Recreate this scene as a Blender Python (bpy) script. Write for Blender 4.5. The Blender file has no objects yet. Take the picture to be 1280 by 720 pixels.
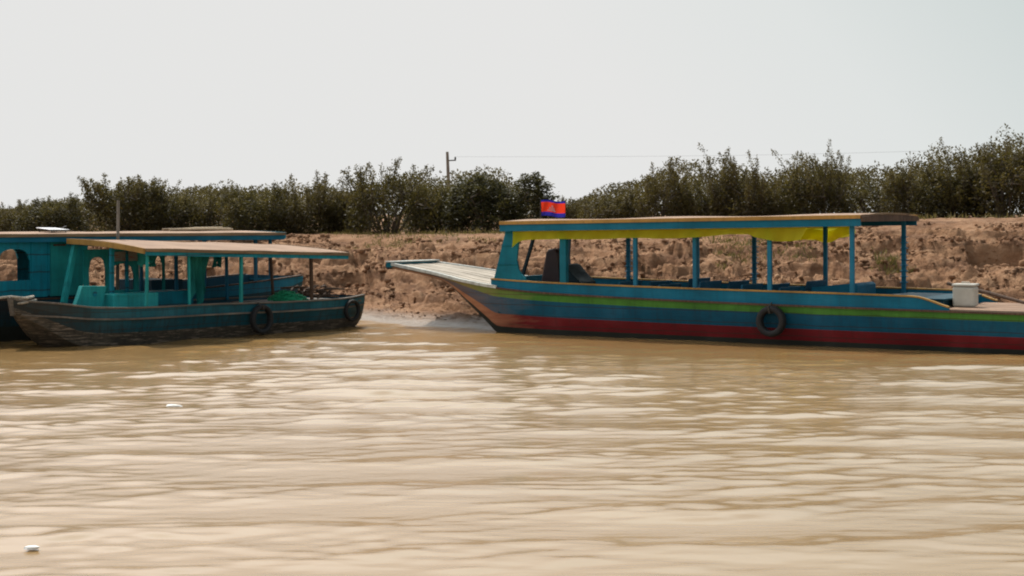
import bpy, math, random
import numpy as np
from mathutils import Vector, Matrix

random.seed(7)
rng = np.random.default_rng(11)
R = math.radians
S = bpy.context.scene
COL = S.collection

# ------------------------------------------------------------------ camera
EYE = 2.2
FPX = 2200.0                       # focal length in photo pixels (1280 wide)
cam = bpy.data.cameras.new('camera')
cam.sensor_width = 36.0
cam.lens = FPX / 1280 * 36
cam.clip_start = 0.1
cam.clip_end = 6000
camo = bpy.data.objects.new('camera', cam)
COL.objects.link(camo)
camo.location = (0, 0, EYE)
camo.rotation_euler = (R(90) - math.atan(92 / FPX), 0, 0)
S.camera = camo

# ------------------------------------------------------------------ noise
def _hash(ix, iy, seed):
    h = (ix.astype(np.int64) * 374761393 + iy.astype(np.int64) * 668265263 + seed * 982451653) & 0xffffffff
    h = ((h ^ (h >> 13)) * 1274126177) & 0xffffffff
    return (h ^ (h >> 16)) & 0xffff
def pnoise(x, y, seed=0):
    x = np.asarray(x, float); y = np.asarray(y, float)
    ix = np.floor(x); iy = np.floor(y); fx = x - ix; fy = y - iy
    def g(dx, dy):
        a = _hash(ix + dx, iy + dy, seed) / 65536.0 * 2 * np.pi
        return np.cos(a) * (fx - dx) + np.sin(a) * (fy - dy)
    u = fx * fx * fx * (fx * (fx * 6 - 15) + 10); v = fy * fy * fy * (fy * (fy * 6 - 15) + 10)
    a = g(0, 0) * (1 - u) + g(1, 0) * u
    b = g(0, 1) * (1 - u) + g(1, 1) * u
    return (a * (1 - v) + b * v) * 1.5
def fbm(x, y, octv=4, seed=0, gain=.5):
    s = 0; a = 1
    for k in range(octv):
        s = s + a * pnoise(x * 2 ** k, y * 2 ** k, seed + k); a *= gain
    return s

# ------------------------------------------------------------------ materials
def new_mat(name):
    m = bpy.data.materials.new(name); m.use_nodes = True
    nt = m.node_tree
    b = nt.nodes['Principled BSDF']
    return m, nt, b
def N(nt, t, **kw):
    n = nt.nodes.new(t)
    for k, v in kw.items():
        if k.startswith('i_'):
            n.inputs[k[2:].replace('_', ' ')].default_value = v
        else:
            setattr(n, k, v)
    return n
def ramp(nt, fac, stops):
    r = nt.nodes.new('ShaderNodeValToRGB')
    el = r.color_ramp.elements
    while len(el) < len(stops): el.new(0.5)
    for e, (p, c) in zip(el, stops):
        e.position = p; e.color = (c[0], c[1], c[2], 1) if not isinstance(c, (int, float)) else (c, c, c, 1)
    nt.links.new(fac, r.inputs[0])
    return r.outputs[0]
def mixc(nt, fac, a, b, mode='MIX'):
    m = nt.nodes.new('ShaderNodeMix'); m.data_type = 'RGBA'; m.blend_type = mode
    for sock, val in ((m.inputs[0], fac), (m.inputs[6], a), (m.inputs[7], b)):
        if hasattr(val, 'links'): nt.links.new(val, sock)
        elif isinstance(val, (int, float)): sock.default_value = val
        else: sock.default_value = (*val, 1)
    return m.outputs[2]
def coords(nt, scale=(1, 1, 1), kind='Object'):
    tc = nt.nodes.new('ShaderNodeTexCoord'); mp = nt.nodes.new('ShaderNodeMapping')
    mp.inputs['Scale'].default_value = scale
    nt.links.new(tc.outputs[kind], mp.inputs[0])
    return mp.outputs[0]
def noise(nt, vec, scale, detail=4, rough=.55):
    n = nt.nodes.new('ShaderNodeTexNoise')
    n.inputs['Scale'].default_value = scale; n.inputs['Detail'].default_value = detail
    n.inputs['Roughness'].default_value = rough
    nt.links.new(vec, n.inputs['Vector'])
    return n.outputs[0]

def paint(name, col, chip=(.20, .16, .12), chip_amt=.36, grime=.25, rough=.5, dark=(.02, .022, .02), worn=0.0, seam=0.0, worn_at=0.0, worn_col=(.42, .20, .115)):
    """weathered paint over wood: patches of faded tone, chips to bare wood, water-run grime"""
    m, nt, b = new_mat(name)
    c1 = coords(nt, (1, 1, 1)); c2 = coords(nt, (.5, .5, 3)); c3 = coords(nt, (1.5, 1.5, 18)); c4 = coords(nt, (9, 9, .8))
    big = noise(nt, c1, 1.3, 5)
    tone = ramp(nt, big, [(.3, tuple(x * .68 for x in col)), (.52, col), (.75, tuple(min(1, x * 1.22 + .012) for x in col))])
    streak = noise(nt, c4, 1.6, 4)
    gr = ramp(nt, streak, [(.46, 0.0), (.72, grime)])
    tone = mixc(nt, gr, tone, dark)
    dirt = noise(nt, c2, 2.2, 6, .65)
    dr = ramp(nt, dirt, [(.55, 0.0), (.75, grime * .9)])
    tone = mixc(nt, dr, tone, tuple(x * .5 + .02 for x in dark))
    fine = noise(nt, c3, 2.3, 8, .7)
    ch = ramp(nt, fine, [(1 - chip_amt - .02, 0.0), (1 - chip_amt + .03, 1.0)])
    tone = mixc(nt, ch, tone, chip)
    if seam:                                        # caulked plank seams and rows of nail rust
        sz = nt.nodes.new('ShaderNodeSeparateXYZ'); nt.links.new(c1, sz.inputs[0])
        wv_ = nt.nodes.new('ShaderNodeMath'); wv_.operation = 'MULTIPLY_ADD'; wv_.inputs[1].default_value = 1 / seam
        mm = nt.nodes.new('ShaderNodeMath'); mm.operation = 'MULTIPLY'; mm.inputs[1].default_value = .35; nt.links.new(big, mm.inputs[0])
        nt.links.new(sz.outputs['Z'], wv_.inputs[0]); nt.links.new(mm.outputs[0], wv_.inputs[2])
        fr_ = nt.nodes.new('ShaderNodeMath'); fr_.operation = 'FRACT'; nt.links.new(wv_.outputs[0], fr_.inputs[0])
        tone = mixc(nt, ramp(nt, fr_.outputs[0], [(.0, .75), (.07, .0), (.93, 0.0), (1.0, .75)]), tone, (.03, .025, .02))
    if worn:                                        # paint rubbed off at the bow, where it is run up on banks
        sx = nt.nodes.new('ShaderNodeSeparateXYZ'); nt.links.new(c1, sx.inputs[0])
        ma = nt.nodes.new('ShaderNodeMath'); ma.operation = 'MULTIPLY_ADD'; ma.inputs[1].default_value = 2.6
        nt.links.new(dirt, ma.inputs[0]); nt.links.new(sx.outputs['X'], ma.inputs[2])
        mr = nt.nodes.new('ShaderNodeMapRange'); mr.inputs['From Min'].default_value = .55 + worn_at; mr.inputs['From Max'].default_value = 2.1 + worn_at
        mr.inputs['To Min'].default_value = worn; mr.inputs['To Max'].default_value = 0
        nt.links.new(ma.outputs[0], mr.inputs['Value'])
        tone = mixc(nt, mr.outputs[0], tone, worn_col)
    nt.links.new(tone, b.inputs['Base Color'])
    rr = ramp(nt, dirt, [(.3, rough * .8), (.7, min(1, rough * 1.5))])
    nt.links.new(rr, b.inputs['Roughness'])
    b.inputs['Specular IOR Level'].default_value = .22
    bp = nt.nodes.new('ShaderNodeBump'); bp.inputs['Strength'].default_value = .5; bp.inputs['Distance'].default_value = .012
    nt.links.new(fine, bp.inputs['Height']); nt.links.new(bp.outputs[0], b.inputs['Normal'])
    return m

def wood(name, a, c, rough=.8, axis=(1.2, 14, 14)):
    m, nt, b = new_mat(name)
    g = noise(nt, coords(nt, axis), 2.0, 7, .65)
    p = noise(nt, coords(nt), 1.1, 4)
    col = ramp(nt, g, [(.3, a), (.7, c)])
    col = mixc(nt, ramp(nt, p, [(.4, 0.0), (.7, .55)]), col, tuple(x * .5 for x in a))
    nt.links.new(col, b.inputs['Base Color']); b.inputs['Roughness'].default_value = rough
    bp = nt.nodes.new('ShaderNodeBump'); bp.inputs['Strength'].default_value = .6; bp.inputs['Distance'].default_value = .01
    nt.links.new(g, bp.inputs['Height']); nt.links.new(bp.outputs[0], b.inputs['Normal'])
    return m

def plain(name, col, rough=.6, var=.35, metal=0.0, scale=6):
    m, nt, b = new_mat(name)
    n = noise(nt, coords(nt), scale, 5)
    nt.links.new(ramp(nt, n, [(.3, tuple(x * (1 - var) for x in col)), (.7, tuple(min(1, x * (1 + var * .6)) for x in col))]), b.inputs['Base Color'])
    b.inputs['Roughness'].default_value = rough; b.inputs['Metallic'].default_value = metal
    bp = nt.nodes.new('ShaderNodeBump'); bp.inputs['Strength'].default_value = .3; bp.inputs['Distance'].default_value = .01
    nt.links.new(n, bp.inputs['Height']); nt.links.new(bp.outputs[0], b.inputs['Normal'])
    return m

def cloth_mat(name, col, trans=.45, dirt=.4):
    m, nt, b = new_mat(name)
    n = noise(nt, coords(nt), 3.5, 5)
    c = ramp(nt, n, [(.3, tuple(x * (1 - dirt) for x in col)), (.65, col)])
    nt.links.new(c, b.inputs['Base Color']); b.inputs['Roughness'].default_value = .9
    b.inputs['Specular IOR Level'].default_value = .1
    t = nt.nodes.new('ShaderNodeBsdfTranslucent'); nt.links.new(c, t.inputs[0])
    mx = nt.nodes.new('ShaderNodeMixShader'); mx.inputs[0].default_value = trans
    nt.links.new(b.outputs[0], mx.inputs[1]); nt.links.new(t.outputs[0], mx.inputs[2])
    nt.links.new(mx.outputs[0], nt.nodes['Material Output'].inputs[0])
    return m

M = {}
M['green'] = paint('green_paint', (.065, .215, .03), chip_amt=.30, worn=.5, seam=.19)
M['teal'] = paint('teal_paint', (.001, .082, .15), chip_amt=.29, worn=.3, seam=.19)
M['red'] = paint('red_paint', (.155, .009, .014), chip_amt=.29, chip=(.30, .15, .09), worn=1.0, seam=.19)
M['tar'] = paint('tarred_hull', (.024, .028, .024), chip_amt=.30, chip=(.07, .075, .055), grime=.3)
M['blue'] = paint('blue_board_paint', (.002, .14, .235), chip_amt=.27, grime=.15)
M['pillar'] = paint('turquoise_pillar_paint', (.003, .16, .225), chip_amt=.26, grime=.15)
M['post'] = paint('post_paint', (.012, .17, .29), chip_amt=.34, chip=(.17, .11, .09))
M['ochre'] = paint('ochre_trim_paint', (.42, .235, .06), chip_amt=.33, chip=(.2, .14, .09))
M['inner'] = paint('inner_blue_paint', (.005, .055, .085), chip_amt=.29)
M['seat'] = paint('seat_paint', (.012, .10, .17), chip_amt=.33, chip=(.30, .30, .28))
M['deck'] = wood('bleached_deck_wood', (.30, .25, .19), (.56, .50, .42))
M['white_rail'] = paint('white_rail_paint', (.60, .62, .58), chip_amt=.36, chip=(.3, .25, .2), grime=.35)
M['roof_sand'] = plain('sun_faded_roof_board', (.31, .20, .135), .9, .25, scale=2.2)
M['roof_edge'] = wood('roof_edge_wood', (.16, .10, .055), (.34, .23, .12))
M['far_hull'] = paint('far_hull_paint', (.006, .19, .30), chip_amt=.31, chip=(.12, .11, .10), grime=.35, seam=.15, worn=.95, worn_at=1.9, worn_col=(.025, .02, .017))
M['dull_teal'] = paint('dull_teal_hull_paint', (.016, .125, .165), chip_amt=.35, chip=(.10, .085, .07), grime=.5, seam=.15, worn=.9, worn_at=1.0, worn_col=(.035, .028, .022))
M['dull_low'] = paint('dark_teal_hull_paint', (.006, .072, .10), chip_amt=.37, chip=(.07, .062, .055), grime=.7, seam=.15, worn=.9, worn_at=1.0, worn_col=(.028, .023, .018))
M['grey_low'] = paint('grey_weathered_planks', (.062, .052, .04), chip_amt=.45, chip=(.19, .15, .115), grime=.7, seam=.15)
M['old_teal'] = paint('turquoise_board_paint', (.022, .34, .34), chip_amt=.30, chip=(.10, .10, .09), grime=.3)
M['cabin_blue'] = paint('cabin_blue_paint', (.008, .25, .34), chip_amt=.30, chip=(.12, .12, .11), grime=.35, seam=.31)
M['gunwale'] = wood('grey_gunwale_wood', (.10, .085, .07), (.26, .22, .18))
M['rubber'] = plain('worn_black_rubber', (.013, .013, .014), .75, .4, scale=9)
M['rope'] = plain('pale_rope_fibre', (.40, .36, .30), .9, .4, scale=20)
M['dark_rope'] = plain('dark_rope_fibre', (.07, .06, .05), .9, .4, scale=20)
M['maroon'] = plain('maroon_vinyl', (.028, .009, .010), .5, .3)
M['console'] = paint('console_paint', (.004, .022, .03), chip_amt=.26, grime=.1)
M['yellow'] = cloth_mat('yellow_canvas', (.90, .82, .05), .72, .08)
M['tcloth'] = cloth_mat('turquoise_cloth', (.05, .40, .37), .45, .35)
M['net'] = plain('green_net_twine', (.015, .34, .16), .8, .5, scale=30)
M['white_plastic'] = plain('white_plastic', (.50, .49, .43), .45, .14, scale=5)
M['metal'] = plain('bare_aluminium', (.70, .70, .72), .3, .2, metal=.9)
M['dark_metal'] = plain('dark_iron', (.05, .05, .052), .5, .4, metal=.4)
M['grey_wood'] = wood('grey_pole_wood', (.12, .11, .095), (.30, .27, .23), axis=(14, 14, 1.5))
M['brown_wood'] = wood('brown_wood', (.045, .024, .014), (.15, .085, .05), axis=(9, 9, 1.5))
M['bamboo'] = wood('dry_bamboo', (.34, .25, .15), (.56, .44, .30), axis=(1, 12, 12))
M['bark'] = wood('bark', (.05, .038, .026), (.13, .10, .07), axis=(10, 10, 2))
M['scrap'] = plain('white_foam', (.8, .8, .78), .6, .08)
M['flag_red'] = cloth_mat('flag_red', (.66, .045, .018), .6, .1)
M['flag_blue'] = cloth_mat('flag_blue', (.03, .03, .30), .5, .15)
M['flag_white'] = cloth_mat('flag_white', (.62, .52, .56), .5, .15)
M['sign'] = paint('faded_sign_paint', (.34, .33, .29), chip_amt=.44, chip=(.34, .13, .09))

def leaf_mat(name, cols, trans=.36):
    m, nt, b = new_mat(name)
    at = nt.nodes.new('ShaderNodeAttribute'); at.attribute_name = 'leafvar'
    c = ramp(nt, at.outputs['Fac'], [(0, cols[0]), (.5, cols[1]), (1, cols[2])])
    oi = nt.nodes.new('ShaderNodeObjectInfo')
    c = mixc(nt, ramp(nt, oi.outputs['Random'], [(0, 0.0), (1, .55)]), c, (.085, .058, .025))
    nt.links.new(c, b.inputs['Base Color']); b.inputs['Roughness'].default_value = .55
    b.inputs['Specular IOR Level'].default_value = .3
    t = nt.nodes.new('ShaderNodeBsdfTranslucent')
    c2 = mixc(nt, .5, c, (.15, .13, .025)); nt.links.new(c2, t.inputs[0])
    mx = nt.nodes.new('ShaderNodeMixShader'); mx.inputs[0].default_value = trans
    nt.links.new(b.outputs[0], mx.inputs[1]); nt.links.new(t.outputs[0], mx.inputs[2])
    nt.links.new(mx.outputs[0], nt.nodes['Material Output'].inputs[0])
    return m
M['leaf'] = leaf_mat('shrub_leaves', [(.017, .016, .007), (.050, .045, .015), (.21, .165, .048)])
M['leaf_dark'] = leaf_mat('dense_shrub_leaves', [(.015, .016, .007), (.034, .035, .012), (.085, .078, .026)], .3)
M['grass'] = leaf_mat('bank_grass_blades', [(.10, .105, .03), (.20, .18, .06), (.32, .26, .12)], .4)

# ------------------------------------------------------------------ mesh builder
class MB:
    def __init__(s): s.v = []; s.f = []; s.m = []
    def add(s, verts, faces, mi=0):
        o = len(s.v); s.v += [tuple(p) for p in verts]
        s.f += [tuple(i + o for i in f) for f in faces]; s.m += [mi] * len(faces)
        return s
    def box(s, x0, x1, y0, y1, z0, z1, mi=0):
        v = [(x, y, z) for z in (z0, z1) for y in (y0, y1) for x in (x0, x1)]
        return s.add(v, [(0, 2, 3, 1), (4, 5, 7, 6), (0, 1, 5, 4), (2, 6, 7, 3), (0, 4, 6, 2), (1, 3, 7, 5)], mi)
    def bar(s, p, q, w, h, up=(0, 0, 1), mi=0):
        p = Vector(p); q = Vector(q); d = (q - p).normalized(); up = Vector(up)
        if abs(d.dot(up)) > .95: up = Vector((1, 0, 0))
        a = d.cross(up).normalized(); b = a.cross(d).normalized()
        v = [e + a * (i * w / 2) + b * (j * h / 2) for e in (p, q) for (i, j) in ((-1, -1), (1, -1), (1, 1), (-1, 1))]
        return s.add(v, [(3, 2, 1, 0), (4, 5, 6, 7), (0, 1, 5, 4), (1, 2, 6, 5), (2, 3, 7, 6), (3, 0, 4, 7)], mi)
    def tube(s, pts, r, n=8, mi=0, closed=False, caps=True):
        pts = [Vector(p) for p in pts]; L = len(pts)
        rs = r if isinstance(r, (list, tuple)) else [r] * L
        vs = []; prev = None
        for i, p in enumerate(pts):
            if closed: d = pts[(i + 1) % L] - pts[i - 1]
            else: d = pts[min(i + 1, L - 1)] - pts[max(i - 1, 0)]
            d.normalize()
            if prev is None:
                a = d.cross(Vector((0, 0, 1)))
                if a.length < .1: a = d.cross(Vector((1, 0, 0)))
            else: a = prev - d * prev.dot(d)
            a.normalize(); prev = a; b = d.cross(a)
            for k in range(n):
                t = 2 * math.pi * k / n
                vs.append(p + (a * math.cos(t) + b * math.sin(t)) * rs[i])
        fs = []
        for i in range(L if closed else L - 1):
            j = (i + 1) % L
            for k in range(n):
                fs.append((i * n + k, i * n + (k + 1) % n, j * n + (k + 1) % n, j * n + k))
        if caps and not closed:
            fs.append(tuple(range(n - 1, -1, -1))); fs.append(tuple(range((L - 1) * n, L * n)))
        return s.add(vs, fs, mi)
    def prism(s, poly, y0, y1, mi=0, to=None):
        """polygon in (x,z) extruded along y"""
        n = len(poly)
        v = [(x, y0, z) for x, z in poly] + [(x, y1, z) for x, z in poly]
        f = [tuple(range(n)), tuple(range(2 * n - 1, n - 1, -1))]
        f += [(i, i + n, (i + 1) % n + n, (i + 1) % n) for i in range(n)]
        return s.add(v, f, mi)
    def strip(s, us, vf, z0f, z1f, th, mi=0):
        """an upright board following u: v = vf(u), from z0f(u) to z1f(u), thickness th"""
        vs = []; fs = []
        for u in us:
            v = vf(u); vs += [(u, v, z0f(u)), (u, v, z1f(u)), (u, v + th, z1f(u)), (u, v + th, z0f(u))]
        for i in range(len(us) - 1):
            a = i * 4; b = a + 4
            for k in range(4):
                k2 = (k + 1) % 4; fs.append((a + k, b + k, b + k2, a + k2))
        fs.append((0, 1, 2, 3)); e = (len(us) - 1) * 4; fs.append((e + 3, e + 2, e + 1, e))
        return s.add(vs, fs, mi)
    def build(s, name, mats, parent=None, smooth=False, bevel=0.0, recalc=True):
        me = bpy.data.meshes.new(name)
        me.from_pydata(s.v, [], s.f)
        if not isinstance(mats, (list, tuple)): mats = [mats]
        for m in mats: me.materials.append(m)
        me.polygons.foreach_set('material_index', s.m)
        if recalc:
            import bmesh
            bm = bmesh.new(); bm.from_mesh(me); bmesh.ops.recalc_face_normals(bm, faces=bm.faces); bm.to_mesh(me); bm.free()
        if smooth:
            me.polygons.foreach_set('use_smooth', [True] * len(me.polygons))
            if hasattr(me, 'set_sharp_from_angle'): me.set_sharp_from_angle(angle=R(38))
        me.update()
        o = bpy.data.objects.new(name, me); COL.objects.link(o)
        if parent is not None: o.parent = parent
        if bevel:
            bv = o.modifiers.new('bevel', 'BEVEL'); bv.width = bevel; bv.segments = 2; bv.limit_method = 'ANGLE'
        return o

def tag(o, label, cat, group=None, kind=None):
    if label: o['label'] = label
    if cat: o['category'] = cat
    if group: o['group'] = group
    if kind: o['kind'] = kind
    return o
def thing(name, label, cat, loc=(0, 0, 0), rz=0.0, group=None):
    o = bpy.data.objects.new(name, None); o.empty_display_size = .2
    COL.objects.link(o); o.location = loc; o.rotation_euler = (0, 0, rz)
    return tag(o, label, cat, group)
def lin(a, b, n): return [a + (b - a) * i / (n - 1) for i in range(n)]
def curve(pts):
    """smooth interpolation through (u, value) pairs (monotone cubic)"""
    xs = np.array([p[0] for p in pts], float); ys = np.array([p[1] for p in pts], float)
    h = np.diff(xs); dl = np.diff(ys) / h; m = np.zeros(len(xs))
    m[0] = dl[0]; m[-1] = dl[-1]
    for i in range(1, len(xs) - 1):
        m[i] = 0 if dl[i - 1] * dl[i] <= 0 else 2 * dl[i - 1] * dl[i] / (dl[i - 1] + dl[i])
    def f(u):
        u = min(max(u, xs[0]), xs[-1]); i = min(int(np.searchsorted(xs, u, 'right')) - 1, len(xs) - 2); i = max(i, 0)
        t = (u - xs[i]) / h[i]
        return float((2*t**3-3*t*t+1)*ys[i] + (t**3-2*t*t+t)*h[i]*m[i] + (-2*t**3+3*t*t)*ys[i+1] + (t**3-t*t)*h[i]*m[i+1])
    return f

def hull(us, vc, half, zs, zk, kd, floor, rows, flare, rowm, inner_m, bottom_m):
    mb = MB(); rings = []
    nr = len(rows)
    for u in us:
        H = half(u); a = zs(u); b = zk(u); fl = floor(u)
        ring = []
        for f in rows: ring.append((u, vc - max(H - flare * f ** 1.6 * min(1, H), .012), a + (b - a) * f))
        ring.append((u, vc, b - kd(u)))
        for f in reversed(rows): ring.append((u, vc + max(H - flare * f ** 1.6 * min(1, H), .012), a + (b - a) * f))
        ih = max(H - .07, .008)
        ring += [(u, vc + ih, a), (u, vc + max(ih - .04, .006), fl), (u, vc - max(ih - .04, .006), fl), (u, vc - ih, a)]
        rings.append(ring)
    n = len(rings[0])
    segm = list(rowm) + [bottom_m, bottom_m] + list(reversed(rowm)) + [inner_m] * 5
    segm[2 * nr] = segm[2 * nr] if len(segm) > 2 * nr else 0
    vs = [p for r in rings for p in r]
    mb.v = vs
    for i in range(len(rings) - 1):
        for k in range(n):
            k2 = (k + 1) % n
            mb.f.append((i * n + k, (i + 1) * n + k, (i + 1) * n + k2, i * n + k2)); mb.m.append(segm[k])
    # end caps: banded quads between near and far rows
    for e in (0, len(rings) - 1):
        o = e * n
        for k in range(nr - 1):
            mb.f.append((o + k, o + k + 1, o + 2 * nr - 1 - k, o + 2 * nr - k)); mb.m.append(rowm[k])
        mb.f.append((o + nr - 1, o + nr, o + nr + 1)); mb.m.append(bottom_m)
        t = o + 2 * nr + 1
        mb.f.append((t, t + 1, t + 2, t + 3)); mb.m.append(inner_m)
    return mb

def tyre(name, label, loc, rz, rad, th, group, rope_h, cat='tyre'):
    """car tyre hung flat against a hull side: local x along the hull, -y outward"""
    t = thing(name, label, cat, loc, rz, group)
    prof = []
    for k in range(14):
        a = 2 * math.pi * k / 14
        c, s_ = math.cos(a), math.sin(a)
        prof.append((math.copysign(abs(c) ** .6, c) * th * .55, math.copysign(abs(s_) ** .6, s_) * th * .75))
    mb = MB(); n = 36; vs = []; fs = []
    for i in range(n):
        a = 2 * math.pi * i / n
        for (dr, dy) in prof:
            r = rad - th * .55 + dr
            lug = .006 if (i % 2 == 0 and dr > th * .4) else 0
            vs.append(((r - lug) * math.cos(a), dy, (r - lug) * math.sin(a)))
    m = len(prof)
    for i in range(n):
        for k in range(m):
            fs.append((i * m + k, i * m + (k + 1) % m, ((i + 1) % n) * m + (k + 1) % m, ((i + 1) % n) * m + k))
    mb.add(vs, fs); mb.build('rubber_ring', M['rubber'], t, smooth=True)
    rp = MB()
    rp.tube([(-.03, th * .8, rope_h), (-.03, -th * .2, rope_h - .05), (-.02, -th * .85, rad - .02), (0, -th * .8, rad - th * 1.2), (.01, th * .3, rad - th * 1.25)], .012, 6)
    rp.build('rope', M['dark_rope'], t, smooth=True)
    return t

# ================================================================== SETTING
SHORE = curve([(-400, 60), (-60, 43), (-25, 40), (-14, 39), (-8, 38.6), (-4, 37.0), (-1.7, 34.5), (0.3, 33.3), (4, 32.2), (9, 30.6), (15, 29.4), (40, 27), (400, 15)])
CREST = curve([(-400, 1.7), (-9, 1.66), (-4, 1.68), (0, 1.74), (4, 1.88), (8, 2.05), (12, 2.10), (20, 2.2), (400, 2.2)])

def graded(lo, hi, step, out_lo, out_hi, g=1.22):
    a = list(np.arange(lo, hi + 1e-6, step))
    st = step; x = lo; L = []
    while x > out_lo: st *= g; x -= st; L.append(x)
    st = step; x = hi; Rr = []
    while x < out_hi: st *= g; x += st; Rr.append(x)
    return np.array(list(reversed(L)) + a + Rr)

def grid_obj(name, X, Y, Z, mat, smooth=True):
    ny, nx = X.shape
    me = bpy.data.meshes.new(name)
    co = np.stack([X, Y, Z], -1).reshape(-1, 3)
    idx = np.arange(ny * nx).reshape(ny, nx)
    q = np.stack([idx[:-1, :-1], idx[:-1, 1:], idx[1:, 1:], idx[1:, :-1]], -1).reshape(-1, 4)
    me.vertices.add(len(co)); me.vertices.foreach_set('co', co.ravel())
    me.loops.add(q.size); me.loops.foreach_set('vertex_index', q.ravel().astype(np.int32))
    me.polygons.add(len(q)); me.polygons.foreach_set('loop_start', np.arange(0, q.size, 4, dtype=np.int32))
    me.polygons.foreach_set('use_smooth', np.ones(len(q), dtype=bool))
    me.update(calc_edges=True)
    me.materials.append(mat)
    o = bpy.data.objects.new(name, me); COL.objects.link(o)
    o['kind'] = 'structure'
    return o

# ---- bank
def bank_height(x, s):
    """height at distance s inland from the waterline, before clods"""
    crest = np.array([CREST(a) for a in np.ravel(x[0] if x.ndim == 2 else x)])
    w = 6.3 + .9 * pnoise(x * .13, x * 0 + 3.3, 5)
    t = np.clip((s - .9) / w, 0, 1)
    prof = .10 * np.clip(s, -3, .9) + (.62 * t + .38 * t * t * (3 - 2 * t)) * (crest - .09)
    prof = np.where(s < 0, s * .22, prof)
    return prof, t
def ground_z(X, Sd):
    Z, t = bank_height(X, Sd)
    env = (.22 * np.clip((Sd - .2) / .5, 0, 1) + .78 * np.clip((Sd - .9) / 2.6, 0, 1)) * np.clip((1 - t) * 2.4, .10, 1)
    fade = np.clip((60 - np.abs(X)) / 30, 0, 1) * np.clip((20 - Sd) / 6, 0, 1)
    wx = X + .3 * fbm(X * .6, Sd * .6, 3, 40); ws = Sd + .22 * fbm(X * .6, Sd * .6, 3, 60)
    big = fbm(wx * .35, ws * .55, 3, 1)
    mid = 1 - np.abs(pnoise(wx * .6, ws * 1.7, 12)) * 2
    mid2 = 1 - np.abs(pnoise(wx * 1.3 + 7, ws * 3.1, 19)) * 2
    clod = np.maximum(fbm(wx * 2.2, ws * 4.2, 3, 23), -.15)
    fine = fbm(X * 9, Sd * 10, 2, 31)
    # ledges: slumped earth breaks into little horizontal scarps
    led = (Z + .20 * big + .10 * mid + .05 * clod) / .36
    fr = led - np.floor(led)
    ledge = (np.clip(fr / .07, 0, 1) - fr) * .36 * .95
    mask = np.clip(.45 + 1.9 * fbm(X * .22, Sd * .4, 2, 77), .12, 1)
    c1 = fbm(wx * 1.5, ws * 2.6, 4, 101); c2 = fbm(wx * 3.6 + 3, ws * 5.6, 3, 131)
    sst = lambda a, e: (lambda q: q * q * (3 - 2 * q))(np.clip(a / e, 0, 1))
    blocks = .085 * sst(c1 - .10, .06) + .055 * sst(c2 - .12, .07) - .10 * sst(-.24 - c1, .08)
    d = blocks - .05 + .13 * big + .05 * (mid - .45) + .035 * (mid2 - .4) + .06 * clod + .030 * fine + ledge * mask
    d = .85 * d * env * fade
    for (cx, cs, hw, dep) in ((9.75, 5.2, .75, .42), (8.3, 3.4, .45, .25), (11.0, 2.6, .7, .3), (6.4, 4.6, .5, .25), (3.2, 4.9, .6, .25), (-3.6, 3.6, .8, .25), (-1.2, 4.2, .5, .2), (4.9, 3.0, .5, .2)):
        q = (X - cx) / hw + .5 * pnoise(Sd * 2.1 + cx, X * 1.3, 44); e = np.clip(1 - q * q, 0, 1) ** .5
        edge = cs + .25 * pnoise(X * 2.2, X * 0 + cs, 9) - .5 * q * q
        d = d - dep * e * np.clip((edge - Sd) / .10, 0, 1) * np.clip((Sd - edge + 1.5) / 1.3, 0, 1)
    flat = .025 * fbm(X * 1.7, Sd * 2.6, 4, 91) * np.clip(1 - env, 0, 1) * fade * np.clip((Sd + .6) / 1, 0, 1)
    return Z + d + flat

xs = graded(-12.5, 12.5, .045, -1500, 1500)
ss = np.concatenate([np.array([-40, -12, -5, -2.5, -1.4]), np.arange(-.8, 9.2, 0.045), 9.2 + .08 * (1.13 ** np.arange(0, 78) - 1) / .13])
Xg, Sg = np.meshgrid(xs, ss)
shore = np.array([SHORE(a) for a in xs])
wob = .35 * fbm(xs * .5, xs * 0 + .7, 4, 3) * (np.abs(xs) < 60)
shore_w = shore + wob
Yg = Sg + shore_w[None, :]
Zg = ground_z(Xg, Sg)

mud, nt, b = new_mat('bank_earth')
oc = coords(nt, (1, 1, 1)); oz = coords(nt, (1, 1.6, 3.2))
n1 = noise(nt, oz, .9, 6, .6); n2 = noise(nt, oc, 6, 6, .65); n3 = noise(nt, coords(nt, (.5, .8, 2.6)), 2.1, 5, .6)
c = ramp(nt, n1, [(.28, (.185, .094, .050)), (.5, (.30, .168, .094)), (.72, (.39, .238, .142))])
c = mixc(nt, ramp(nt, n3, [(.48, 0.0), (.62, .75)]), c, (.13, .066, .038))
c = mixc(nt, ramp(nt, n2, [(.5, 0.0), (.75, .45)]), c, (.42, .285, .185))
geo = nt.nodes.new('ShaderNodeNewGeometry'); sep = nt.nodes.new('ShaderNodeSeparateXYZ')
nt.links.new(geo.outputs['Position'], sep.inputs[0])
wn = nt.nodes.new('ShaderNodeMath'); wn.operation = 'MULTIPLY_ADD'; wn.inputs[1].default_value = .16; nt.links.new(n2, wn.inputs[0]); nt.links.new(sep.outputs['Z'], wn.inputs[2])
wet = ramp(nt, wn.outputs[0], [(.13, 1.0), (.30, 0.0)])
c = mixc(nt, wet, c, (.235, .165, .11))
nt.links.new(c, b.inputs['Base Color'])
nt.links.new(ramp(nt, wet, [(0, .92), (1, .34)]), b.inputs['Roughness'])
nt.links.new(ramp(nt, wet, [(0, .15), (1, .6)]), b.inputs['Specular IOR Level'])
bp = nt.nodes.new('ShaderNodeBump'); bp.inputs['Strength'].default_value = 1.0; bp.inputs['Distance'].default_value = .07
nt.links.new(noise(nt, oc, 11, 8, .7), bp.inputs['Height']); nt.links.new(bp.outputs[0], b.inputs['Normal'])
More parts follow.
